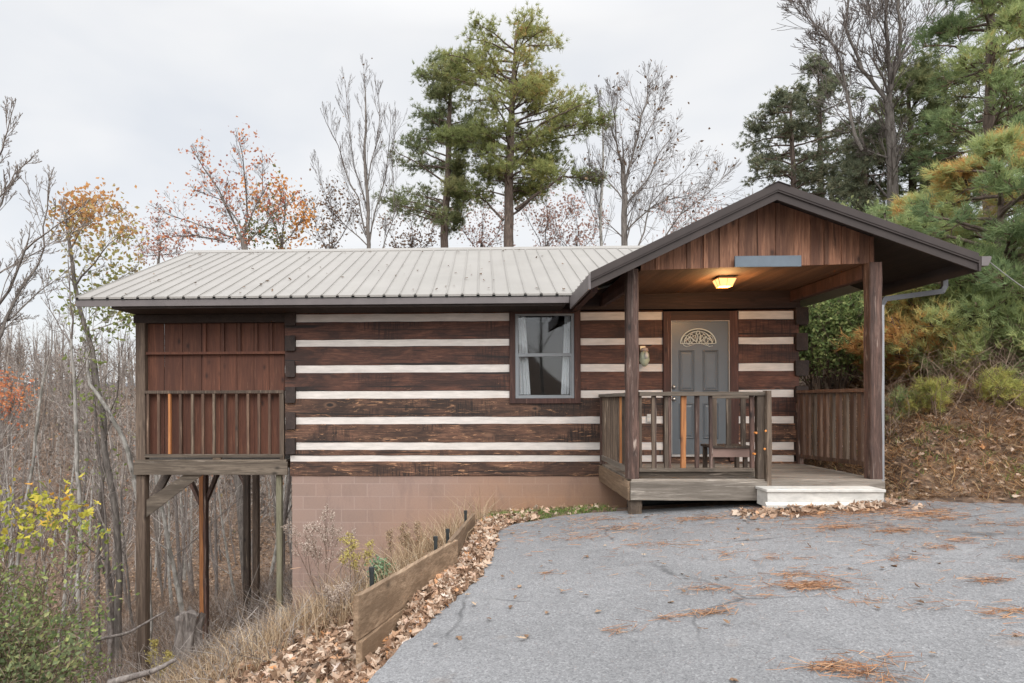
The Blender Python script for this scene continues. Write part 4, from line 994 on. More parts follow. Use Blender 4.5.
# ---------------------------------------------------------------- scatter: leaves, straw, grass
def scat(n, fn):
    """rejection sampling: fn(x,y)->weight 0..1 within box"""
    pass
def inside_drive(x, y):
    xe = np.interp(y, [p[1] for p in edge], [p[0] for p in edge]); fr_ = np.where(x < .3, 7.75, 8.3)
    dbk = (x-4.95)*.56+(y-7.8)*.83
    return (x > xe) & (y < fr_+np.clip(x-.3, 0, 1)*.1) & ~((dbk > 0) & (x > 4.9))
def foot(x, y):   # cabin and porch footprint
    return ((x > -3.1) & (x < 5.1) & (y > 10) & (y < 16.2)) | ((x > 1.78) & (x < 5.0) & (y > 8.05) & (y < 10.1))
def pts_in(x0, x1, y0, y1, n, keep):
    x = x0+(x1-x0)*NP.rand(n); y = y0+(y1-y0)*NP.rand(n); k = keep(x, y) & ~foot(x, y); return x[k], y[k]
def litter(name, x, y, size, mat, lift=.02, flat=.75, rn=None, jag=True, zf=H):
    C_ = np.stack((x, y, zf(x, y)+lift*NP.rand(len(x))), 1); return leaf_mesh(name, C_, size, mat, flat=flat, rn=rn, jag=jag)
# leaf drift between boards and driveway, and mound in front
def band(x, y):
    xb = np.interp(y, [3, 4.17, 6.1, 7.75, 8.6], [-1.15, -.80, -.24, -.09, .1]); xe = np.interp(y, [p[1] for p in edge], [p[0] for p in edge])
    return (x > xb) & (x < xe-.03+.05*NP.rand(len(x)))
x, y = pts_in(-1.2, .7, 3.2, 8.4, 30000, band); k = NP.rand(len(x)) < .55; x, y = x[k], y[k]
o = litter('drift_leaves', x, y, .075, L['litter'], .045, .5); tag(o, 'dry tan leaves drifted thick between planks and driveway', 'leaves', kind='stuff')
keepL = lambda x, y: (x < np.interp(y, EY, EX)-.02)
x, y = pts_in(-3.6, .6, 3.2, 10, 15000, lambda x, y: keepL(x, y) & (NP.rand(len(x)) < np.clip(1.15-(np.interp(y, EY, EX)-x)*.33, .1, 1)))
o = litter('slope_leaves', x, y, .078, L['litter'], .08, .45); tag(o, 'pale fallen leaves covering the slope left of the planks', 'leaves', kind='stuff')
x, y = pts_in(-30, -.5, 5, 40, 26000, keepL)
o = litter('woodland_leaves', x, y, .12, L['litter_dk'], .10, .5); tag(o, 'brown leaf litter on the wooded slope below the deck', 'leaves', kind='stuff')
def bank(x, y): return ((x-4.95)*.56+(y-7.8)*.83 > .03+.08*NP.rand(len(x))) & (x > 4.95)
x, y = pts_in(4.9, 14, 2, 18, 60000, bank); k = NP.rand(len(x)) < .6; x, y = x[k], y[k]
o = litter('bank_leaves', x, y, .05, L['litter_dk'], .06, .5); tag(o, 'brown leaves and pine litter covering the bank right of the porch', 'leaves', kind='stuff')
x, y = pts_in(4.9, 9, 4, 12, 1300, bank); o = litter('pale_bank_leaves', x, y, .07, L['litter'], .08, .5); tag(o, 'scattered paler leaves on the bank right of the porch', 'leaves', kind='stuff')
# leaves on the drive, singly
x, y = pts_in(-.5, 6.5, 3.2, 8.1, 560, lambda x, y: inside_drive(x, y) & (NP.rand(len(x)) < .28))
o = litter('driveway_leaves', x, y, .045, L['litter_dk'], .012, .85, zf=lambda x, y: za(x, y)+.012); tag(o, 'scattered dry leaves lying on the grey driveway', 'leaves', kind='stuff')
# leaves against the step
x = NP.uniform(2.9, 4.9, 340); y = 7.60-np.abs(NP.normal(size=340))*.17
o = litter('step_leaves', x, y, .075, L['litter'], .05, .5, zf=lambda x, y: za(x, y)+.01, rn=np.clip(NP.rand(340)*.8+.12, 0, 1)); tag(o, 'small drift of tan leaves against the white step', 'leaves', kind='stuff')
# pine straw clusters on the driveway
def straw(cx_, cy_, n, sx, sy, ln=.13, wd=.005):
    c = np.stack((NP.normal(cx_, sx, n), NP.normal(cy_, sy, n)), 1); a = NP.normal(.1, .9, n)
    d = np.stack((np.cos(a), np.sin(a)), 1)*ln*(.5+NP.rand(n))[:, None]*.5; p = np.stack((-np.sin(a), np.cos(a)), 1)*wd*.5
    z = za(c[:, 0], c[:, 1])+.008+.02*NP.rand(n); V = []
    for s0_, s1_ in ((-1, -1), (1, -1), (1, 1), (-1, 1)): q = c+d*s0_+p*s1_; V.append(np.stack((q[:, 0], q[:, 1], z+.006*s0_*NP.rand(n)), 1))
    return np.stack(V, 1).reshape(-1, 3)
VV = []
def gp_(px, py):  # driveway point
    Y_ = 7.0
    for _ in range(12):
        p = P(px, py, Y_); g = float(za(p.x, p.y)); t = (CAMZ-g)/(CAMZ-p.z); Y_ = p.y*t
    return P(px, py, Y_)
for px_, py_, n, wd in ((800, 515, 260, 1), (760, 512, 120, .8), (870, 512, 260, 1.2), (920, 515, 240, 1.2), (945, 520, 60, .5), (840, 528, 130, .8), (905, 532, 120, .8), (930, 548, 60, .6), (805, 585, 160, .7), (815, 590, 80, .5), (790, 575, 60, .5), (900, 560, 40, .6),
                       (835, 668, 95, .42), (860, 675, 80, .35), (1010, 615, 60, .5), (1020, 637, 20, .3), (700, 590, 50, .7), (705, 615, 60, .4), (650, 645, 0, .2), (612, 632, 20, .15), (660, 545, 60, 1.0), (620, 530, 60, .8), (690, 520, 120, 1.0), (560, 540, 45, .8), (580, 520, 90, .9), (640, 527, 40, .4), (545, 575, 10, .2), (725, 555, 30, .5), (965, 540, 40, .6), (990, 583, 50, .5), (665, 620, 18, .2), (880, 600, 30, .6), (1015, 560, 30, .4), (1000, 525, 50, .8), (770, 560, 30, .4), (910, 610, 16, .3), (740, 600, 14, .3)):
    if n: p = gp_(px_, py_); VV.append(straw(p.x, p.y, int(n*.42), .17*wd, .08*wd, .12, .003)); VV.append(straw(p.x+rg.gauss(0, .12), p.y+rg.gauss(0, .05), int(n*.3), .12*wd, .05*wd, .12, .003)); VV.append(straw(p.x+.1, p.y+.03, int(n*.45), .40*wd, .20*wd, .10, .003))
p = gp_(700, 560); 
VV.append(straw(3.0, 6.6, 520, 1.7, 1.0, .10, .003)); VV.append(straw(4.0, 7.3, 500, .9, .3, .10, .003)); VV.append(straw(.8, 7.3, 160, .5, .4, .10, .003))
V = np.concatenate(VV); nf = len(V)//4
o = link('driveway_needle_litter', mk_mesh('driveway_needle_litter', V, np.full(nf, 4), np.arange(nf*4), L['pstraw'], NP.rand(nf))); tag(o, 'orange pine needles swept into small drifts on the driveway', 'pine straw', kind='stuff')
# single leaves people would notice
def grassy(name, x, y, ln, wd, mat, per=1, lean=.5, label='', cat='grass', zf=H, rn=None):
    x = np.repeat(x, per)+NP.normal(size=len(x)*per)*.02; y = np.repeat(y, per)+NP.normal(size=len(y)*per)*.02; n = len(x); z = zf(x, y)-.01
    b = np.stack((x, y, z), 1); d = np.stack((NP.normal(size=n)*lean, NP.normal(size=n)*lean, np.ones(n)), 1); d /= np.linalg.norm(d, axis=1, keepdims=True)
    ln = ln*(.5+NP.rand(n))[:, None]; sd = unit(n); sd[:, 2] = 0; sd *= wd*.5/(np.linalg.norm(sd, axis=1, keepdims=True)+1e-9)
    mid = b+d*ln*.55; tip = b+d*ln; hor = d.copy(); hor[:, 2] = 0; tip = tip+hor*ln*.6; tip[:, 2] -= .12*ln[:, 0]
    V = np.stack((b-sd, b+sd, mid+sd*.7, tip, mid-sd*.7), 1).reshape(-1, 3); base = (np.arange(n)*5)[:, None]
    idx = (base+np.array([[0, 1, 2, 4, 4, 2, 3]])).reshape(-1)
    o = link(name, mk_mesh(name, V, np.tile([4, 3], n), idx, mat, np.repeat(NP.rand(n), 2))); tag(o, label, cat, kind='stuff'); return o
x, y = pts_in(-6.5, -.3, 5, 11.5, 2600, lambda x, y: keepL(x, y) & (wav(x*1.5, y*1.2) > -.35) & (np.interp(y, EY, EX)-x > .25+2.4*(y < 7.0)))
grassy('dry_grass', x, y, .34, .008, L['straw'], 6, .55, 'tangled dry straw-coloured grass on the slope below the cabin')
x, y = pts_in(-2.6, .2, 6.3, 9.9, 520, lambda x, y: keepL(x, y) & (np.interp(y, EY, EX)-x > .06))
grassy('tall_dry_grass', x, y, .5, .007, L['straw'], 5, .35, 'taller dry grass between the planks and the block foundation')
x, y = pts_in(-16, -5, 6, 26, 3000, keepL); grassy('wood_weeds', x, y, .8, .013, L['twig_brown'], 4, .5, 'brown dry weeds and stems over the wooded slope', 'weeds')
x, y = pts_in(.0, 1.7, 8.0, 9.9, 900, lambda x, y: ~inside_drive(x, y) & (x > np.interp(y, EY, EX)-.1)); grassy('green_grass', x, y, .09, .007, L['grass'], 6, .6, 'strip of short green grass between driveway and block wall')
o = litter('wall_foot_leaves', x[::2], y[::2], .06, L['litter'], .08, .5); tag(o, 'dry leaves on the grass strip at the foot of the block wall', 'leaves', kind='stuff')
x, y = pts_in(-2.2, -.7, 3.3, 4.8, 500, lambda x, y: keepL(x, y) & (wav(x*3, y*3+1) > .12)); grassy('tufted_grass', x, y, .07, .007, L['grass'], 5, .7, 'small green grass tufts among the fallen leaves at the bottom left')
x, y = pts_in(5, 12, 3, 9.5, 4200, lambda x, y: bank(x, y) & (wav(x*2.1, y*2.3) > .0) & ((x-4.95)*.56+(y-7.8)*.83 < 1.9)); grassy('bank_grass', x, y, .11, .010, L['grass'], 6, .8, 'patches of green grass at the foot of the bank right of the porch')
x, y = pts_in(4.95, 12, 3, 13, 21000, lambda x, y: bank(x, y) & ((x-4.95)*.56+(y-7.8)*.83 > .08)); grassy('bank_needle_litter', x, y, .19, .006, L['straw_mix'], 8, 2.4, 'orange pine straw and dry grass matting the bank', 'pine straw')
# twiggy undergrowth
def brush(name, x, y, h, mat, label, zf=H, rad=.006, k=5):
    sg = []
    for a, b in zip(x, y):
        z = float(zf(a, b))
        for _ in range(k):
            p = Vector((a, b, z-.02)); d = Vector((random.gauss(0, .6), random.gauss(0, .6), 1)).normalized(); hh = h*random.uniform(.4, 1.1); r_ = rad*random.uniform(.6, 1.4)
            for i in range(4):
                q = p+d*hh/4; sg.append((*p, *q, r_, r_*.75)); 
                if random.random() < .6:
                    e = q+(d+Vector([random.gauss(0, .7) for _ in range(3)]))*hh*.22; sg.append((*q, *e, r_*.6, r_*.3))
                p = q; r_ *= .75; d = (d+Vector((random.gauss(0, .3), random.gauss(0, .3), random.gauss(-.12, .2)))).normalized()
    o = segs_mesh(name, sg, 3, mat); tag(o, label, 'undergrowth', kind='stuff'); return o
x, y = pts_in(5.2, 14, 5, 17, 2600, lambda x, y: bank(x, y) & ((x-4.95)*.56+(y-7.8)*.83 > 1.6+.5*wav(x, y)) & ~((x < 7.6) & (y > 10.5)) & (NP.rand(len(x)) < .7)); brush('bank_undergrowth', x, y, .85, L['twig_brown'], 'tangle of dark bare twigs over the upper bank')
x, y = pts_in(-15, -1.2, 6.5, 22, 1500, lambda x, y: keepL(x, y) & (np.interp(y, EY, EX)-x > 1.3)); brush('slope_undergrowth', x, y, .75, L['twig'], 'grey twiggy undergrowth over the slope below the deck')

# ---------------------------------------------------------------- trees
TS = .72
BARE = dict(n=[6, 5, 4, 3, 3], k=[5, 4, 4, 3], max=3, wob=.075, up=[.05, .07, .06, .05, .05], ratio=.74, ang=36, rr=.42, rmin=.0042, t0=.12)
def base_of(px, Y): X_ = PX(px, Y); return Vector((X_, Y, float(H(X_, Y))))
def px_tree(name, label, cat, Y, trunk, limbs, bark, cfg, group=None, seed=0, leaf=None, twigmat=None, lev=0, depth=1.0, thr=.022):
    """trunk: list of (px,py,r); limbs: (list of (px,py), depth offset m, r)"""
    trunk = [(a, b, r*TS) for a, b, r in trunk]; limbs = [(a, b, r*TS*.85) for a, b, r in limbs]
    tp = [P(a, b, Y) for a, b, _ in trunk]; g = float(H(tp[0].x, Y))
    root = empty(name, (tp[0].x, Y, g), label, cat, group); s = Sk(seed); s.thr = thr
    if tp[0].z > g: tp = [Vector((tp[0].x, Y, g-.2))]+tp; rad = [trunk[0][2]*1.15]+[t[2] for t in trunk]
    else: rad = [t[2] for t in trunk]
    for i in range(len(tp)-1):
        c = s.curve(tp[i], tp[i+1], 4, .05)
        for j in range(4): s.seg(c[j], c[j+1], rad[i]+(rad[i+1]-rad[i])*j/4, rad[i]+(rad[i+1]-rad[i])*(j+1)/4)
        if i > 0 and cfg.get('trunkkids', 1): s.kids(c, rad[i]*.6, rad[i+1]*.6, (c[-1]-c[0]).length*.9, lev, cfg, 0.1)
    for pl, dy, r_ in limbs:
        k = len(pl); w = [P(a, b, Y+dy*i/(k-1)) for i, (a, b) in enumerate(pl)]; rr = r_
        for i in range(k-1):
            c = s.curve(w[i], w[i+1], 4, .09); r2 = r_*(1-.62*(i+1)/(k-1)); s.line(c, rr, r2); s.kids(c, rr, r2, (c[-1]-c[0]).length*1.1, lev, cfg, .15); rr = r2
    s.meshes(root, bark, twigmat or (L['twig_dark'] if Y > 16 else None))
    return root, s
def leaves_on(root, s, size, per, spread, mat, name='foliage', rnf=None, keep=1.0, jag=False, patchy=None):
    tips = [t for t in s.tips if s.rg.random() < keep]
    C_ = np.array([tuple(t[0]) for t in tips]); C_ = np.repeat(C_, per, 0); C_ = C_+NP.normal(size=C_.shape)*spread
    if patchy is not None: C_ = C_[patchy(C_)]
    rn = rnf(C_) if rnf else None
    return leaf_mesh(name, C_, size, mat, root, tuple(origin_of(root)), rn=rn, jag=jag)
def needles_on(root, s, n, ln, wd, mat, rep=1, spread=.9, jit=.1, rnf=None, keep=1.0, name='foliage', droop=0):
    tips = [t for t in s.tips if s.rg.random() < keep]
    C_ = np.repeat(np.array([tuple(t[0]) for t in tips]), rep, 0); D_ = np.repeat(np.array([tuple(t[1]) for t in tips]), rep, 0)
    C_ = C_+NP.normal(size=C_.shape)*jit*np.array([1, 1, .6]); rn = rnf(C_) if rnf else None
    return needle_mesh(name, C_, D_, n, ln, wd, mat, root, tuple(origin_of(root)), spread, rn, droop)
def clump_rn(freq, amp, base, seed=0):
    def f(C_):
        v = np.sin(C_[:, 0]*freq+seed)+np.sin(C_[:, 1]*freq*1.1+seed*2)+np.sin(C_[:, 2]*freq*1.3+seed*3)
        return np.clip(base+amp*v/1.5+NP.normal(size=len(C_))*.12, 0, 1)
    return f

# big pine above the roof
CP = dict(n=[5, 4, 3, 2], k=[5, 5, 4], max=2, wob=.16, up=[.05, .10, .14, .1], ratio=.42, ang=48, rr=.55, rmin=.008, t0=.35, flat=.6, trunkkids=0)
CPO = dict(CP, k=[6, 4, 3], t0=.5, ratio=.36)
def pine(name, label, Y, trunk, prof, n, seed, mat, ln, wd, nn, rep, jit, cfg=CP, group=None, extra=(), rnf=None, keepf=None, t_pow=1.0, rise=(0.1, .45), ffac=1.0, bark=None, sprd=1.0):
    """prof: (py, left px, right px) rows, top first"""
    tp = [P(a, b, Y) for a, b, _ in trunk]; g = float(H(tp[0].x, Y)); root = empty(name, (tp[0].x, Y, g), label, 'tree', group); s = Sk(seed); s.thr = .02
    tp = [Vector((tp[0].x, Y, g-.3))]+tp; rad = [trunk[0][2]*1.2]+[t[2] for t in trunk]
    for i in range(len(tp)-1):
        c = s.curve(tp[i], tp[i+1], 5, .03)
        for j in range(5): s.seg(c[j], c[j+1], rad[i]+(rad[i+1]-rad[i])*j/5, rad[i]+(rad[i+1]-rad[i])*(j+1)/5)
    pys = [p[0] for p in prof]; rg = s.rg
    for i in range(n):
        py = pys[0]+(pys[-1]-pys[0])*((i+rg.random())/n)**t_pow
        xl_ = np.interp(py, pys, [p[1] for p in prof]); xr_p = np.interp(py, pys, [p[2] for p in prof])
        txs = [t[0] for t in trunk[::-1]]; tys = [t[1] for t in trunk[::-1]]; tx = np.interp(py, tys, txs)
        th_ = rg.uniform(0, 2*math.pi); reach = (xr_p-tx if math.cos(th_) > 0 else tx-xl_); u = abs(math.cos(th_)); avg = (xr_p-xl_)/2
        rp = (u*reach+(1-u)*avg)*rg.uniform(.72, 1.03)
        e = P(tx, py, Y); sc_ = Y/F; dv = Vector((math.cos(th_), math.sin(th_), 0))*rp*sc_
        st = e.copy(); st.z -= rp*sc_*rg.uniform(*rise); tz = float(np.interp(st.z, [p.z for p in tp], [p.x for p in tp])); st.x = tz
        c = s.curve(st, e+dv, 6, .07, .03); r_ = max(.012, .02+.022*rp*sc_/2)
        s.line(c, r_, r_*.35); s.kids(c, r_, r_*.4, max(.5, rp*sc_)*.9, 0, cfg, .38)
    for pl, dy, r_ in extra:
        w = [P(a, b, Y+dy*i/(len(pl)-1)) for i, (a, b) in enumerate(pl)]; rr = r_
        for i in range(len(w)-1):
            c = s.curve(w[i], w[i+1], 4, .07); s.line(c, rr, rr*.6)
            for _q in range(1 if i == 0 else 3): s.kids(c, rr*.6, rr*.4, (w[i+1]-w[i]).length*1.15, 0, cfg, .55 if i == 0 else .15)
            rr *= .6
    s.meshes(root, bark or M['bark_pine'], L['twig_brown'])
    C_ = [t for t in s.tips if (keepf is None or keepf(t[0]))]; s.tips = C_
    needles_on(root, s, nn, ln, wd, mat, rep, sprd, jit, rnf)
    return root
pine('pine_tree', 'tallest pine behind the cabin, with a broad olive green crown above the roof ridge', 24,
     [(509, 262, .20), (509, 190, .17), (511, 130, .13), (514, 70, .08), (516, 30, .03)],
     [(30, 500, 530), (38, 468, 546), (48, 454, 556), (60, 452, 562), (80, 456, 556), (92, 466, 540), (102, 468, 556), (115, 462, 584), (130, 458, 584), (145, 466, 552), (165, 474, 552), (190, 472, 552)],
     80, 21, L['pine'], .18, .022, 12, 1, .16, t_pow=.92, cfg=CPO,
     extra=[([(516, 209), (563, 176), (594, 182)], 1.0, .065), ([(510, 150), (563, 126), (598, 120)], -1.0, .06), ([(503, 220), (480, 198), (461, 196)], 1.5, .05), ([(500, 160), (470, 142), (446, 138)], -.8, .045), ([(512, 215), (540, 190), (552, 150)], 1.2, .045), ([(506, 180), (530, 168), (545, 172)], -1.5, .05), ([(512, 150), (548, 128), (575, 112)], .6, .05)],
     rnf=clump_rn(.8, .20, .40))
pine('pine_tree', 'slender pine just left of the tallest one, its crown narrow and ragged', 26,
     [(445, 262, .17), (447, 190, .14), (449, 120, .10), (451, 62, .04)],
     [(60, 438, 460), (70, 424, 472), (82, 420, 478), (95, 434, 472), (115, 412, 480), (135, 404, 476), (150, 398, 468), (165, 388, 462), (185, 384, 458), (205, 386, 460), (226, 392, 454)],
     70, 22, L['pine_dark'], .18, .022, 12, 1, .17, cfg=CPO, rnf=clump_rn(1.1, .3, .5, 2))

# bare trees behind the roof
def bare(name, label, Y, trunk, limbs, seed, bark='bark', cfg=None, **k):
    c = dict(BARE); c.update(cfg or {}); return px_tree(name, label, 'tree', Y, trunk, limbs, M[bark], c, seed=seed, **k)
UP = dict(ang=26, up=[.10, .16, .16, .12, .1], k=[5, 4, 4, 3], ratio=.55, max=3)
r_, s_ = bare('bare_tree', 'tall bare tree with fine upright twigs left of the pines', 24, [(368, 262, .11), (367, 190, .09), (366, 130, .06), (364, 72, .015)],
     [([(370, 240), (385, 180), (391, 125)], 1, .05), ([(366, 235), (345, 170), (326, 122)], -.8, .05), ([(367, 210), (352, 150), (346, 92)], .8, .04), ([(367, 190), (378, 140), (377, 92)], -.6, .04), ([(367, 245), (335, 215), (318, 170)], .6, .04), ([(380, 255), (394, 215), (392, 160)], 0, .04)], 31, cfg=UP)
leaves_on(r_, s_, .10, 1, .1, L['brown'], keep=.008)
r_, s_ = bare('bare_tree', 'bare spreading tree with scattered dead leaves left of the porch gable', 21, [(626, 262, .15), (625, 200, .13), (623, 160, .10)],
     [([(624, 190), (634, 150), (646, 105), (648, 80)], .8, .07), ([(624, 175), (616, 140), (612, 100)], -.8, .06), ([(626, 205), (650, 175), (668, 142)], 1, .06), ([(635, 255), (650, 205), (686, 170)], .5, .05), ([(650, 262), (680, 215), (716, 186)], -.6, .05), ([(623, 200), (604, 175), (592, 168)], .6, .04), ([(640, 150), (655, 118), (663, 95)], 0, .04), ([(627, 230), (655, 205), (690, 195)], 1, .05)], 32, cfg=dict(k=[5, 4, 4, 33], ang=36, ratio=.72))
leaves_on(r_, s_, .11, 1, .15, L['brown'], keep=.06)
bare('bare_tree', 'thin pale bare tree between the tallest pine and the spreading bare tree', 25, [(602, 262, .09), (602, 190, .07), (603, 130, .04), (598, 95, .012)], [([(602, 220), (590, 170), (586, 120)], .5, .035), ([(602, 180), (612, 140), (610, 100)], -.5, .03), ([(602, 235), (585, 195), (575, 170)], .5, .03)], 33, 'bark_pale', cfg=UP)
# autumn trees left of the ridge
r_, s_ = bare('red_leaved_tree', 'sparse red-leaved autumn tree behind the left part of the roof', 22, [(246, 258, .16), (243, 240, .14)],
     [([(243, 245), (230, 215), (212, 180), (196, 155)], .8, .07), ([(244, 240), (246, 190), (240, 145)], -.6, .06), ([(240, 240), (215, 230), (170, 215)], .8, .06), ([(244, 235), (262, 195), (262, 165)], .6, .05), ([(225, 242), (195, 235), (160, 240)], -.8, .05), ([(246, 235), (222, 200), (195, 190)], .4, .05), ([(250, 240), (272, 215), (290, 200)], 0, .05)], 34, cfg=dict(k=[5, 4, 4, 33], ang=40, ratio=.52))
leaves_on(r_, s_, .12, 1, .22, L['red'], keep=.26)
r_, s_ = bare('orange_leaved_tree', 'small orange and green autumn tree right of the sparse red one', 25, [(282, 262, .12), (282, 240, .10)],
     [([(282, 245), (270, 215), (258, 200)], .6, .05), ([(282, 240), (285, 205), (280, 188)], -.5, .05), ([(282, 245), (298, 225), (305, 212)], .5, .05), ([(282, 245), (262, 235), (248, 232)], 0, .04)], 35, cfg=dict(k=[5, 4, 4, 33], ang=45, ratio=.52))
leaves_on(r_, s_, .15, 1, .25, L['orange'], keep=.36, rnf=clump_rn(1.6, .5, .5))
r_, s_ = bare('olive_leaved_tree', 'leaning olive and gold leaved tree beside the left end of the roof', 14.5, [(118, 545, .10), (104, 420, .09), (92, 350, .078), (76, 290, .065), (69, 240, .05), (66, 214, .03)],
     [([(70, 250), (85, 222), (98, 200)], .6, .035), ([(76, 285), (100, 255), (120, 235)], -.6, .04), ([(92, 330), (118, 322), (136, 318)], .3, .03), ([(84, 305), (110, 285), (132, 270)], .6, .035), ([(70, 235), (95, 220), (118, 212)], -.4, .03), ([(80, 290), (100, 296), (125, 300)], .4, .02), ([(68, 225), (75, 208), (90, 202)], .2, .02)], 36, cfg=dict(k=[4, 4, 3, 3], ang=42, ratio=.5, rmin=.004))
leaves_on(r_, s_, .105, 1, .17, L['olive'], keep=.62, rnf=lambda C_: np.clip((C_[:, 2]-3.4)/2.5+NP.normal(size=len(C_))*.22, 0, 1))
for px_, py_, sd in ((545, 205, 41), (480, 215, 42), (410, 225, 44), (330, 205, 45), (690, 215, 46), (575, 220, 47), (158, 235, 48)):
    r_, s_ = bare('autumn_tree', {545: 'low dull pink leaved tree right of the tallest pine trunk', 480: 'low pinkish tree between the two pine trunks', 410: 'low brown leaved tree under the slender pine', 330: 'brown leaved low tree below the tall fine-twigged bare tree', 690: 'low pinkish tree just left of the porch gable slope', 575: 'low pink leaved tree behind the thin pale bare tree', 158: 'pale sparsely leaved low tree at the left end of the roof ridge'}[px_], 28+sd % 5, [(px_, 265, .09), (px_+2, 245, .07)],
       [([(px_, 255), (px_-14, py_+20), (px_-24, py_)], .6, .04), ([(px_, 250), (px_+3, py_+15), (px_, py_-10)], -.6, .04), ([(px_, 255), (px_+18, py_+18), (px_+26, py_)], .5, .04)], sd, cfg=dict(k=[5, 4, 3, 3], ang=42, ratio=.55))
    leaves_on(r_, s_, .13, 1, .25, L['brown' if sd in (44, 45) else 'pink'], keep=.45)

# left edge big bare tree
bare('bare_tree', 'large bare grey tree reaching in from the left edge of the picture', 13, [(-22, 620, .16), (-18, 420, .14), (-8, 330, .12), (-14, 240, .09), (-12, 160, .05)],
     [([(-5, 345), (20, 290), (38, 265), (48, 190)], .8, .06), ([(-8, 320), (25, 250), (72, 215)], -.6, .05), ([(-14, 240), (5, 190), (30, 160)], .5, .045), ([(-12, 190), (2, 150), (12, 112)], -.5, .04), ([(-8, 330), (30, 300), (62, 275)], 1, .04), ([(-10, 280), (18, 262), (56, 240)], .6, .035), ([(-12, 210), (10, 185), (20, 170)], .3, .03)], 51, 'bark', cfg=dict(k=[5, 4, 4, 33], ang=34, ratio=.5, rmin=.005))
# big forked bare tree right
bare('bare_tree', 'big forked bare tree rising behind the right slope of the porch roof', 17, [(892, 420, .22), (893, 210, .19), (892, 150, .17), (889, 105, .14)],
     [([(889, 105), (888, 60), (886, 20), (884, -30)], .5, .10), ([(889, 108), (899, 60), (898, 10), (902, -35)], -.5, .09), ([(889, 110), (862, 70), (846, 30), (844, -30)], .6, .09), ([(862, 150), (846, 90), (830, 40), (802, 5)], .8, .07), ([(846, 55), (822, 35), (800, 12)], 0, .04), ([(889, 95), (874, 62), (868, 10)], -.6, .05), ([(897, 60), (925, 25), (940, -10)], .4, .035), ([(886, 40), (870, 10), (864, -15)], 0, .035), ([(893, 160), (866, 150), (860, 118)], .2, .05), ([(846, 90), (828, 60), (812, 42)], .2, .03)], 52, 'bark', cfg=dict(k=[5, 4, 4, 33], ang=36, ratio=.72, rmin=.006))
# thin dark conifers behind gable
HC = dict(CP); HC.update(k=[5, 4, 3], ratio=.36, flat=.45, up=[0, .02, .02, 0])
pine('hemlock_tree', 'sparse dark conifer with drooping branch tips just right of the porch gable peak', 20, [(793, 240, .09), (792, 150, .07), (791, 92, .02)], [(86, 786, 798), (100, 768, 812), (120, 752, 822), (140, 756, 830), (165, 752, 830), (190, 758, 838), (205, 760, 840)], 40, 61, L['hemlock'], .13, .022, 10, 1, .12, cfg=HC, rise=(0, .2))
pine('hemlock_tree', 'taller sparse conifer right of the drooping one, with a pointed top', 21, [(821, 250, .10), (820, 150, .08), (818, 62, .02)], [(60, 813, 824), (75, 806, 832), (95, 800, 846), (120, 794, 858), (150, 786, 862), (180, 780, 868), (210, 778, 872)], 50, 62, L['hemlock'], .13, .022, 10, 1, .12, cfg=HC, rise=(0, .2))
pine('hemlock_tree', 'bushy dark conifer below the fork of the big bare tree', 18, [(868, 300, .10), (866, 200, .08), (864, 132, .02)], [(130, 852, 876), (150, 842, 892), (180, 832, 905), (215, 828, 915), (250, 830, 920)], 46, 63, L['hemlock'], .14, .022, 10, 1, .14, cfg=HC, rise=(0, .2))
pine('hemlock_tree', 'mid green conifer right of the big bare tree trunk', 18.5, [(912, 300, .12), (912, 150, .09), (908, 68, .02)], [(66, 896, 918), (90, 886, 940), (120, 884, 945), (160, 880, 950), (200, 884, 955), (240, 880, 955)], 54, 64, L['pine_dark'], .18, .022, 11, 1, .15, cfg=CP)
# pines on right, larger and nearer
wpr = clump_rn(1.5, .30, .42, 1)
pine('pine_tree', 'pine at the top right corner with long branches reaching left', 14, [(985, 330, .15), (988, 180, .12), (990, 60, .09), (992, -60, .04)], [(-60, 950, 1040), (0, 948, 1060), (40, 940, 1065), (80, 935, 1070), (120, 925, 1070), (150, 922, 1070), (190, 935, 1070)], 64, 65, L['white_pine'], .17, .017, 11, 1, .12, rnf=clump_rn(1.3, .25, .36, 4), sprd=.75)
pine('pine_tree', 'tall pine cut by the right edge of the picture behind the others', 17, [(1035, 330, .15), (1035, 180, .12), (1030, -40, .07)], [(-80, 990, 1080), (0, 975, 1085), (60, 960, 1090), (120, 955, 1090), (200, 950, 1090), (260, 950, 1090)], 60, 66, L['pine_dark'], .2, .022, 11, 1, .14)
pine('pine_tree', 'soft green pine with orange inner needles, the nearest tree right of the porch', 10.6, [(1004, 420, .085), (1000, 330, .07), (1000, 230, .05), (998, 152, .015)], [(140, 975, 1010), (165, 945, 1035), (200, 915, 1060), (235, 905, 1075), (270, 915, 1075), (300, 900, 1075), (330, 910, 1070), (360, 915, 1070), (385, 935, 1060)], 88, 67, L['white_pine'], .15, .011, 15, 1, .08, rnf=wpr, cfg=dict(CP, k=[6, 5, 3], ratio=.36), sprd=.62)
pine('pine_tree', 'smaller yellow and green pine between the porch roof and the nearest pine', 12.4, [(925, 430, .07), (926, 330, .05), (928, 205, .015)], [(200, 915, 945), (225, 900, 960), (260, 890, 968), (290, 872, 972), (320, 868, 970), (350, 880, 965)], 70, 68, L['white_pine'], .16, .014, 13, 1, .09, rnf=clump_rn(1.9, .32, .52, 7), cfg=dict(CP, k=[6, 5, 3], ratio=.38), sprd=.7)
pine('pine_tree', 'green pine filling the gap behind the right porch post', 14.5, [(880, 430, .09), (880, 330, .07), (885, 215, .02)], [(210, 872, 900), (240, 855, 915), (280, 845, 925), (320, 840, 925), (350, 845, 920)], 50, 69, L['white_pine'], .18, .016, 12, 1, .12, rnf=clump_rn(1.2, .2, .38, 9), sprd=.7)
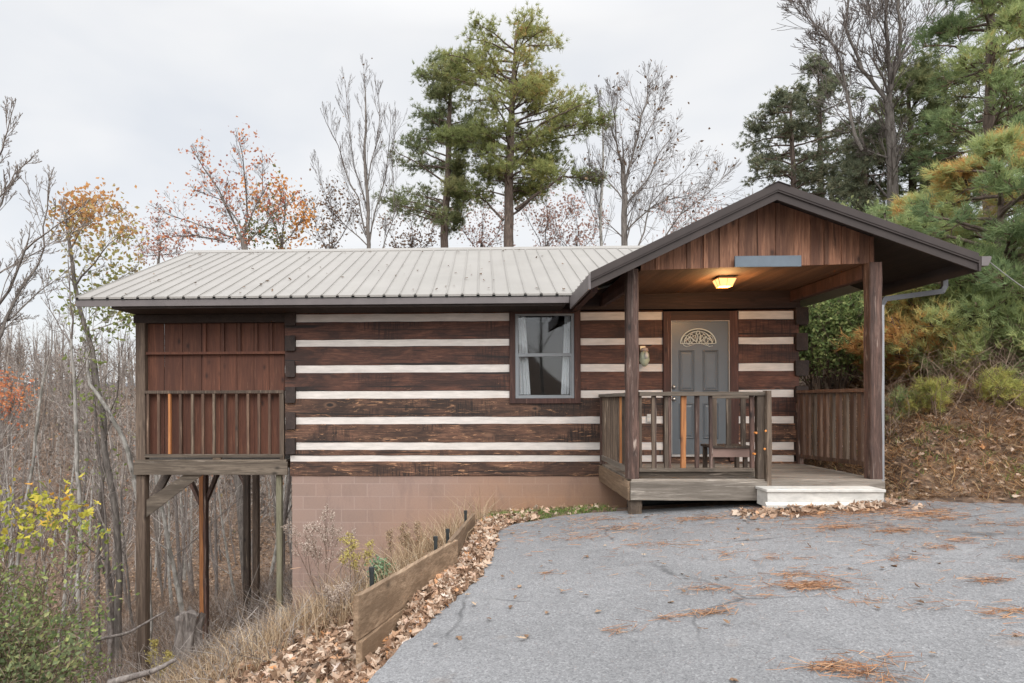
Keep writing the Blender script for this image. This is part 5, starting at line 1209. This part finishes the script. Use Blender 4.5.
pine('pine_tree', 'low-boughed light green pine spreading its skirts over the upper bank', 10.9, [(968, 430, .06), (968, 330, .045), (966, 262, .012)], [(258, 950, 985), (285, 915, 1015), (310, 892, 1040), (335, 880, 1060), (355, 880, 1070), (378, 895, 1070)], 84, 75, L['white_pine'], .15, .012, 13, 1, .09, rnf=clump_rn(1.7, .30, .50, 3), cfg=dict(CP, k=[6, 5, 3], ratio=.38), sprd=.7)
# leafy shrub behind the porch
def shrub(name, label, px_, py_, Y, w, h, n, size, mat, cat='shrub', seed=0, leafn=3, group=None, rnf=None, jag=False, stemr=.012, keepz=None):
    p = P(px_, py_, Y); g = float(H(p.x, Y)); root = empty(name, (p.x, Y, g), label, cat, group); s = Sk(seed); s.thr = .02
    cfg = dict(n=[4, 3, 3], k=[5, 4], max=2, wob=.18, up=[.08, .05, .03], ratio=.5, ang=48, rr=.6, rmin=.0035, t0=.25)
    for i in range(n):
        a = s.rg.uniform(0, 6.28); d = Vector((math.cos(a)*w/h*.55*s.rg.random(), math.sin(a)*w/h*.55*s.rg.random(), 1)); s.grow((p.x+math.cos(a)*w*.15, Y+math.sin(a)*w*.15, g), d, h*s.rg.uniform(.5, .85), stemr, 0, cfg)
    if keepz is not None: s.tips = [t for t in s.tips if t[0].z > keepz]
    s.meshes(root, M['bark'], L['twig_brown']); leaves_on(root, s, size, leafn, size*1.2, mat, rnf=rnf, jag=jag); return root
shrub('evergreen_shrub', 'dense bright green shrub behind the right porch railing', 826, 385, 12.4, 1.7, 2.4, 44, .07, L['green'], seed=71, leafn=6)
shrub('evergreen_shrub', 'lighter green shrub between the cabin corner and the right porch post', 856, 385, 13.6, 1.8, 3.0, 36, .08, L['shrub_dk'], seed=72, leafn=6)
shrub('evergreen_shrub', 'darker green shrub just right of the downspout', 905, 375, 13.6, 1.2, 2.0, 16, .07, L['shrub_dk'], seed=73, leafn=4)
# small yellowing pines low on the bank
for i, (px_, py_, Y_, lb) in enumerate(((935, 455, 9.3, 'low yellow-green pine seedling in the middle of the bank'), (1000, 418, 9.0, 'bright yellow-green young pine at the right edge of the bank'), (960, 392, 10.0, 'small yellow-green young pine higher on the bank'), (905, 432, 9.6, 'low green seedling on the bank beside the downspout'))):
    p = P(px_, py_, Y_); g = float(H(p.x, Y_)); root = empty('young_pine', (p.x, Y_, g), lb, 'tree', 'young pines on the bank'); s = Sk(80+i); s.thr = .02
    tall = max(.45, p.z-g+.15)
    for k in range(2): s.grow((p.x+.1*k, Y_, g-.05), (.05, 0, 1), tall*.8, .014, 0, dict(n=[5, 4, 3], k=[7, 3], max=2, wob=.1, up=[.05, .02, .02], ratio=.6, ang=72, rr=.5, rmin=.004, t0=.2))
    s.meshes(root, M['bark_pine'], L['twig_brown']); needles_on(root, s, 16, .11, .006, L['yellow_pine'] if i != 3 else L['white_pine'], 2, 1.0, .05)

# left foreground saplings
shrub('yellow_sapling', 'young sapling with bright yellow leaves at the left edge', -22, 600, 6.8, .9, 3.2, 20, .08, L['yellow'], 'sapling', 91, 4, jag=True, keepz=-.05, rnf=lambda C_: np.clip((C_[:, 2]+.4)*.6+NP.normal(size=len(C_))*.3, 0, 1))
shrub('green_shrub', 'loose green shrub below the yellow sapling at the left edge', 22, 640, 7.2, 1.5, 2.7, 24, .05, L['green'], seed=92, leafn=4)
shrub('green_shrub', 'dark green shrub in the bottom left corner', -12, 670, 6.4, 1.0, 1.9, 18, .055, L['shrub_dk'], seed=93, leafn=4)
# goldenrod and weeds by the block wall
def weed(name, label, px_, pyb, Y, h, n, headmat, hs, cat='weed', seed=0, hn=60):
    p = P(px_, pyb, Y); g = float(H(p.x, Y)); root = empty(name, (p.x, Y, g), label, cat); s = Sk(seed); s.thr = .02
    for i in range(n):
        s.grow((p.x+s.rg.gauss(0, .05), Y+s.rg.gauss(0, .05), g), (s.rg.gauss(0, .18), s.rg.gauss(0, .12), 1), h*s.rg.uniform(.5, .75), .006, 0, dict(n=[6, 4, 3], k=[7, 5], max=2, wob=.08, up=[.03, .08, .05], ratio=.28, ang=38, rr=.6, rmin=.002, t0=.5))
    s.meshes(root, M['bark'], L['twig_brown']); C_ = np.repeat(np.array([tuple(t[0]) for t in s.tips]), 4, 0); C_ += NP.normal(size=C_.shape)*.02
    leaf_mesh('seed_heads', C_, hs, headmat, root, tuple(origin_of(root))); return root
weed('dry_weed', 'tall dry weed with pale pinkish seed heads against the block wall', 325, 590, 8.6, 1.75, 7, L['fluff'], .022, seed=101)
weed('goldenrod', 'yellow goldenrod standing between planks and block wall', 350, 585, 7.6, 1.15, 3, L['gold'], .022, 'flower', seed=102)
weed('dry_weed', 'short dry weed with pale heads behind the first black stake', 335, 600, 6.8, .75, 4, L['fluff'], .018, seed=103)
weed('dry_weed', 'reddish dry weed against the block wall near the planks', 405, 560, 8.6, .8, 5, L['straw'], .02, seed=104)
weed('goldenrod', 'faded yellow weed beside the foot of the left deck post', 160, 620, 9.2, .9, 3, L['gold'], .03, 'flower', seed=105)
shrub('green_weed', 'small blue-green weed behind the planks', 386, 566, 7.6, .25, .32, 6, .04, leafmat('blue_green_leaf', [(0, (.12, .22, .12)), (1, (.25, .36, .22))]), 'weed', 106, 2, stemr=.004)

# stump, rocks, logs
def rock(name, label, px_, py_, Y, sx, sy, sz, mat, cat, seed):
    p = P(px_, py_, Y); g = float(H(p.x, Y)); rg = random.Random(seed); b = MB(); V = []; n1, n2 = 12, 8
    for j in range(n2+1):
        for i in range(n1):
            th_ = 2*math.pi*i/n1; ph = math.pi*j/n2; k = 1+.22*math.sin(3*th_+seed)*math.sin(2*ph)+rg.uniform(-.12, .12)
            V.append((p.x+sx*k*math.cos(th_)*math.sin(ph), Y+sy*k*math.sin(th_)*math.sin(ph), g+sz*.6+sz*k*math.cos(ph)))
    F_ = [(j*n1+i, j*n1+(i+1) % n1, (j+1)*n1+(i+1) % n1, (j+1)*n1+i) for j in range(n2) for i in range(n1)]
    b.add(V, F_); o = b.build(name, mat, None, loc=(p.x, Y, g)); tag(o, label, cat); return o
st = MB(); p = P(183, 640, 10.2); g = float(H(p.x, 10.2)); ringn = 24; rg = random.Random(4); V = []
for j, (hh, rr) in enumerate(((-.15, .30), (.15, .23), (.5, .19), (.85, .17), (1.05, .2))):
    for i in range(ringn): a = 2*math.pi*i/ringn; k = 1+.16*math.sin(5*a)+.12*math.sin(3*a+.6*j)+rg.uniform(-.06, .06); V.append((p.x+.12*hh+rr*k*math.cos(a), 10.2+rr*k*math.sin(a), g+hh+(rg.uniform(-.05, .14) if j == 4 else 0)))
F_ = [(j*ringn+i, j*ringn+(i+1) % ringn, (j+1)*ringn+(i+1) % ringn, (j+1)*ringn+i) for j in range(4) for i in range(ringn)]+[tuple(range(4*ringn, 5*ringn))]
st.add(V, F_, .5); o = st.build('tree_stump', M['bark_wood'], None, loc=(p.x, 10.2, g)); tag(o, 'broken pale grey tree stump between the two left deck stilts', 'stump')
rk = rock('rock', 'pointed grey rock leaning at the corner of the block foundation', 283, 600, 9.4, .14, .1, .26, M['rock'], 'rock', 1)
rock('rock', 'grey rock at the foot of the outer left deck stilt', 128, 655, 8.6, .2, .16, .14, M['rock'], 'rock', 2)
rock('rock', 'smaller rounded rock left of the rock at the deck stilt', 108, 652, 8.9, .15, .14, .12, M['rock'], 'rock', 3)
rock('rock', 'grey rock just below the broken stump', 150, 665, 7.9, .16, .12, .10, M['rock'], 'rock', 5)
def fallen(label, pts, r0, seed, mat='bark_wood'):
    w = []
    for a, b, Y_ in pts: q = P(a, b, Y_); w.append(Vector((q.x, q.y, max(q.z, float(H(q.x, q.y))+r0*.5))))
    root = empty('fallen_branch', w[0], label, 'branch'); s = Sk(seed); s.thr = .0
    for i in range(len(w)-1): c = s.curve(w[i], w[i+1], 4, .05); k = len(w)-1; s.line(c, r0*(1-.5*i/k), r0*(1-.5*(i+1)/k))
    segs_mesh('stem', s.thick, 7, M[mat], root, tuple(w[0]))
fallen('grey fallen branch lying across the bottom left leaves', [(110, 683, 6.6), (150, 672, 6.6), (175, 660, 6.8)], .04, 1)
fallen('dead pale branch propped up left of the stump', [(95, 640, 8.5), (130, 632, 8.7), (165, 612, 9.2)], .025, 2)
fallen('thin pale fallen pole slanting up through the wood behind the deck stilts', [(170, 560, 17), (215, 520, 17), (262, 476, 17)], .02, 3)
fallen('pale fallen stick lying on the right bank', [(930, 412, 9.9), (938, 404, 9.9), (955, 418, 9.6)], .022, 4)

# leaning and standing trunks of the left wood, by place
def mid(label, Y, trunk, limbs, seed, bark='bark_pale'): bare('bare_tree', label, Y, trunk, limbs, seed, bark, cfg=dict(k=[3, 3, 3, 3], ang=38, ratio=.5, rmin=.004))
mid('slim white-barked tree standing nearest left of the deck', 11.5, [(82, 640, .065), (79, 560, .055), (77, 470, .05), (75, 390, .04), (73, 320, .025), (68, 260, .012)], [([(76, 380), (95, 340), (100, 300)], .4, .02), ([(75, 350), (50, 310), (40, 270)], -.4, .02), ([(77, 430), (55, 400), (40, 370)], .4, .018), ([(79, 520), (45, 480), (0, 478)], -.8, .02)], 121)
mid('dead white trunk leaning right towards the raised deck', 12.5, [(150, 560, .05), (136, 488, .075), (124, 440, .06), (108, 410, .055), (90, 385, .045), (86, 350, .03)], [([(110, 412), (118, 380), (122, 350)], .2, .03), ([(90, 385), (82, 365), (78, 352)], .2, .02)], 122)
mid('forked grey tree behind the white-barked one', 15, [(98, 620, .07), (100, 520, .06), (104, 440, .055), (98, 380, .035)], [([(104, 440), (118, 390), (126, 330)], .5, .04), ([(100, 480), (84, 430), (70, 390)], -.5, .03)], 123, 'bark')
mid('slanting pale trunk seen between the outer deck stilts', 16, [(182, 610, .09), (172, 560, .075), (160, 500, .06), (150, 440, .05)], [], 124)
mid('pale tree leaning right at the left of the wood', 14, [(18, 560, .05), (30, 480, .045), (40, 400, .04), (52, 330, .02)], [([(35, 440), (50, 400), (62, 380)], .4, .02), ([(42, 390), (30, 350), (22, 320)], .4, .02)], 125)

# prototypes for the wood
protos = []
for i in range(7):
    root = empty('woodland_tree', (0, 0, 0), 'x', 'tree'); s = Sk(200+i); s.thr = .03
    Ht = 9+2*(i % 3); c = s.curve((0, 0, -.4), (s.rg.uniform(-1, 1), s.rg.uniform(-1, 1), Ht), 9, .035); r0 = .075+.03*(i % 3)
    s.line(c, r0, .02); s.kids(c, r0*.8, .015, Ht*.42, 1, dict(n=[6, 5, 4, 3], k=[9, 11, 4, 3], max=3, wob=.12, up=[.03, .10, .1, .05], ratio=.55, ang=42, rr=.5, rmin=.008, t0=.22), .22)
    bk = ('bark_wood', 'bark_pale', 'bark_wood', 'bark')[i % 4]
    segs_mesh('trunk', s.thick, 6, M[bk], root); segs_mesh('crown', s.thin, 3, L['twig'], root)
    protos.append((root, s, bk))
def copy_tree(o, parent=None):
    c = o.copy(); col.objects.link(c)
    if parent: c.parent = parent
    for ch in list(o.children): copy_tree(ch, c)
    return c
LB = 'one of many thin leafless grey trees in the wood beyond the raised deck'
spots = []; rg = random.Random(77); tries = 0
while len(spots) < 110 and tries < 9000:
    tries += 1
    Y_ = 13.5+rg.random()**1.3*34; px_ = rg.uniform(-60, 300) ; X_ = PX(px_, Y_)
    if Y_ < 17 and px_ > 130: continue
    if X_ > -6.6 and Y_ < 18: continue
    if all((X_-a)**2+(Y_-b)**2 > .8 for a, b in spots): spots.append((X_, Y_))
used = set()
for i, (X_, Y_) in enumerate(spots):
    k = i % 7; o = protos[k][0] if k not in used else copy_tree(protos[k][0]); used.add(k)
    o.location = (X_, Y_, float(H(X_, Y_))); o.rotation_euler = (rg.gauss(0, .05), rg.gauss(0, .05), rg.uniform(0, 6.28)); q = rg.uniform(.45, .75); o.scale = (q, q, q*rg.uniform(.85, 1.1))
    tag(o, LB, 'tree', 'bare trees of the wood beyond the deck')
# far wood: one mass on the opposite slope and round the back
A_ = []
for root, s, bk in protos[:4]:
    Sg = np.array(s.thick+s.thin)
    A_.append(Sg)
allseg = []
for i in range(560):
    Y_ = rg.uniform(40, 105); px_ = rg.uniform(-120, 330) if rg.random() < .75 else rg.uniform(300, 1150); X_ = PX(px_, Y_)
    S_ = A_[i % 4]; q = rg.uniform(.45, .75); a = rg.uniform(0, 6.28); ca, sa = math.cos(a)*q, math.sin(a)*q; T = S_.copy()
    for o_ in (0, 3): x_ = T[:, o_].copy(); y_ = T[:, o_+1].copy(); T[:, o_] = x_*ca-y_*sa+X_; T[:, o_+1] = x_*sa+y_*ca+Y_; T[:, o_+2] = T[:, o_+2]*q+float(H(X_, Y_))
    T[:, 6:8] *= 1.5; allseg.append(T)
o = segs_mesh('far_woods', np.concatenate(allseg), 3, L['twig']); tag(o, 'grey bare wood covering the far slope', 'wood', kind='stuff')
# coloured autumn crowns and brown brush in the far wood
C_ = []; 
for i in range(520):
    Y_ = rg.uniform(34, 100); px_ = rg.uniform(-80, 300); X_ = PX(px_, Y_); g = float(H(X_, Y_)); n = 60; w = rg.uniform(.8, 1.8)
    C_.append(np.array([X_, Y_, g+rg.uniform(.6, 4.5)])+NP.normal(size=(n, 3))*np.array([w, w, w*.8]))
C_ = np.concatenate(C_); o = leaf_mesh('far_autumn_foliage', C_, .22, leafmat('far_autumn_leaf', [(0, (.12, .095, .08)), (.6, (.21, .17, .14)), (.88, (.28, .20, .15)), (.96, (.36, .18, .11)), (1, (.20, .21, .10))])); tag(o, 'dull brown and russet foliage scattered through the far wood', 'foliage', kind='stuff')
# red maple crown at the left
r_, s_ = bare('red_leaved_tree', 'faint orange-red leaved tree at the left edge among the grey wood', 34, [(8, 560, .14), (10, 430, .10), (12, 400, .06)], [([(10, 430), (0, 405), (-8, 390)], .6, .04), ([(10, 425), (20, 402), (25, 388)], -.6, .04), ([(12, 410), (12, 390), (8, 378)], .3, .04)], 141, cfg=dict(k=[5, 4, 4, 3], ang=45, ratio=.5))
leaves_on(r_, s_, .18, 1, .3, L['red'], keep=.22, rnf=lambda C_: np.clip(.55+NP.normal(size=len(C_))*.2, 0, 1))
# reflected wood behind the camera
rb = []
for i in range(16):
    o = copy_tree(protos[i % 7][0]); a = rg.uniform(-14, 16); y_ = rg.uniform(-26, -14); o.location = (a, y_, float(H(a, y_))); o.rotation_euler = (0, 0, rg.uniform(0, 6)); o.scale = (1, 1, 1)
    tag(o, 'bare grey tree standing behind the photographer across the driveway', 'tree', 'bare trees behind the viewpoint')

# ---------------------------------------------------------------- sky and sun
w = bpy.data.worlds.new('World'); sc.world = w; w.use_nodes = True; nt = w.node_tree; nt.nodes.clear()
out = nt.nodes.new('ShaderNodeOutputWorld'); bg = nt.nodes.new('ShaderNodeBackground'); bg2 = nt.nodes.new('ShaderNodeBackground'); mx = nt.nodes.new('ShaderNodeAddShader')
sky = nt.nodes.new('ShaderNodeTexSky'); sky.sky_type = 'NISHITA'; sky.sun_disc = False; SE, SR = 38, 165
sky.sun_elevation = R(SE); sky.sun_rotation = R(SR); nt.links.new(sky.outputs[0], bg.inputs[0]); bg.inputs[1].default_value = .012
tc = nt.nodes.new('ShaderNodeTexCoord'); sp = nt.nodes.new('ShaderNodeSeparateXYZ'); nt.links.new(tc.outputs['Generated'], sp.inputs[0])
# overcast sky: brighter towards the zenith, with soft cloud banks
g = ramp(nt, sp.outputs['Z'], [(0, .71), (.50, .715), (.58, .85), (.70, 1.5), (1, 2.3)])
mp = nt.nodes.new('ShaderNodeMapping'); mp.inputs['Scale'].default_value = (1.3, 1.3, 3.4); nt.links.new(tc.outputs['Generated'], mp.inputs[0])
cn = noise(nt, mp.outputs[0], 1.6, 4, .5, .3)
cc_ = ramp(nt, cn, [(.36, (.91, .935, .975)), (.62, (1.08, 1.075, 1.07))])
bk = ramp(nt, sp.outputs['Y'], [(0, 1.0), (.25, 1.0), (.5, 1.0)])
mr = nt.nodes.new('ShaderNodeMapRange'); nt.links.new(sp.outputs['Y'], mr.inputs[0]); mr.inputs[1].default_value = .1; mr.inputs[2].default_value = -.9; mr.inputs[3].default_value = 1.0; mr.inputs[4].default_value = 2.1
skc = mix(nt, 1.0, g, cc_, 'MULTIPLY'); skc = mix(nt, 1.0, skc, mr.outputs[0], 'MULTIPLY')
nt.links.new(skc, bg2.inputs[0]); bg2.inputs[1].default_value = 1.0
nt.links.new(bg.outputs[0], mx.inputs[0]); nt.links.new(bg2.outputs[0], mx.inputs[1]); nt.links.new(mx.outputs[0], out.inputs[0])
sd = bpy.data.lights.new('sun', 'SUN'); sd.energy = 1.5; sd.angle = R(45); sd.color = (1, .97, .93)
so = bpy.data.objects.new('sun', sd); col.objects.link(so)
# sun behind the camera and to its left, high
az = R(SR); dirv = Vector((math.sin(az)*math.cos(R(SE)), math.cos(az)*math.cos(R(SE)), math.sin(R(SE))))
so.rotation_euler = dirv.to_track_quat('Z', 'Y').to_euler(); so.location = dirv*40
vs = sc.view_settings; vs.view_transform = 'Standard'; vs.look = 'None'; vs.gamma = 1; vs.exposure = 0.22; vs.use_curve_mapping = False
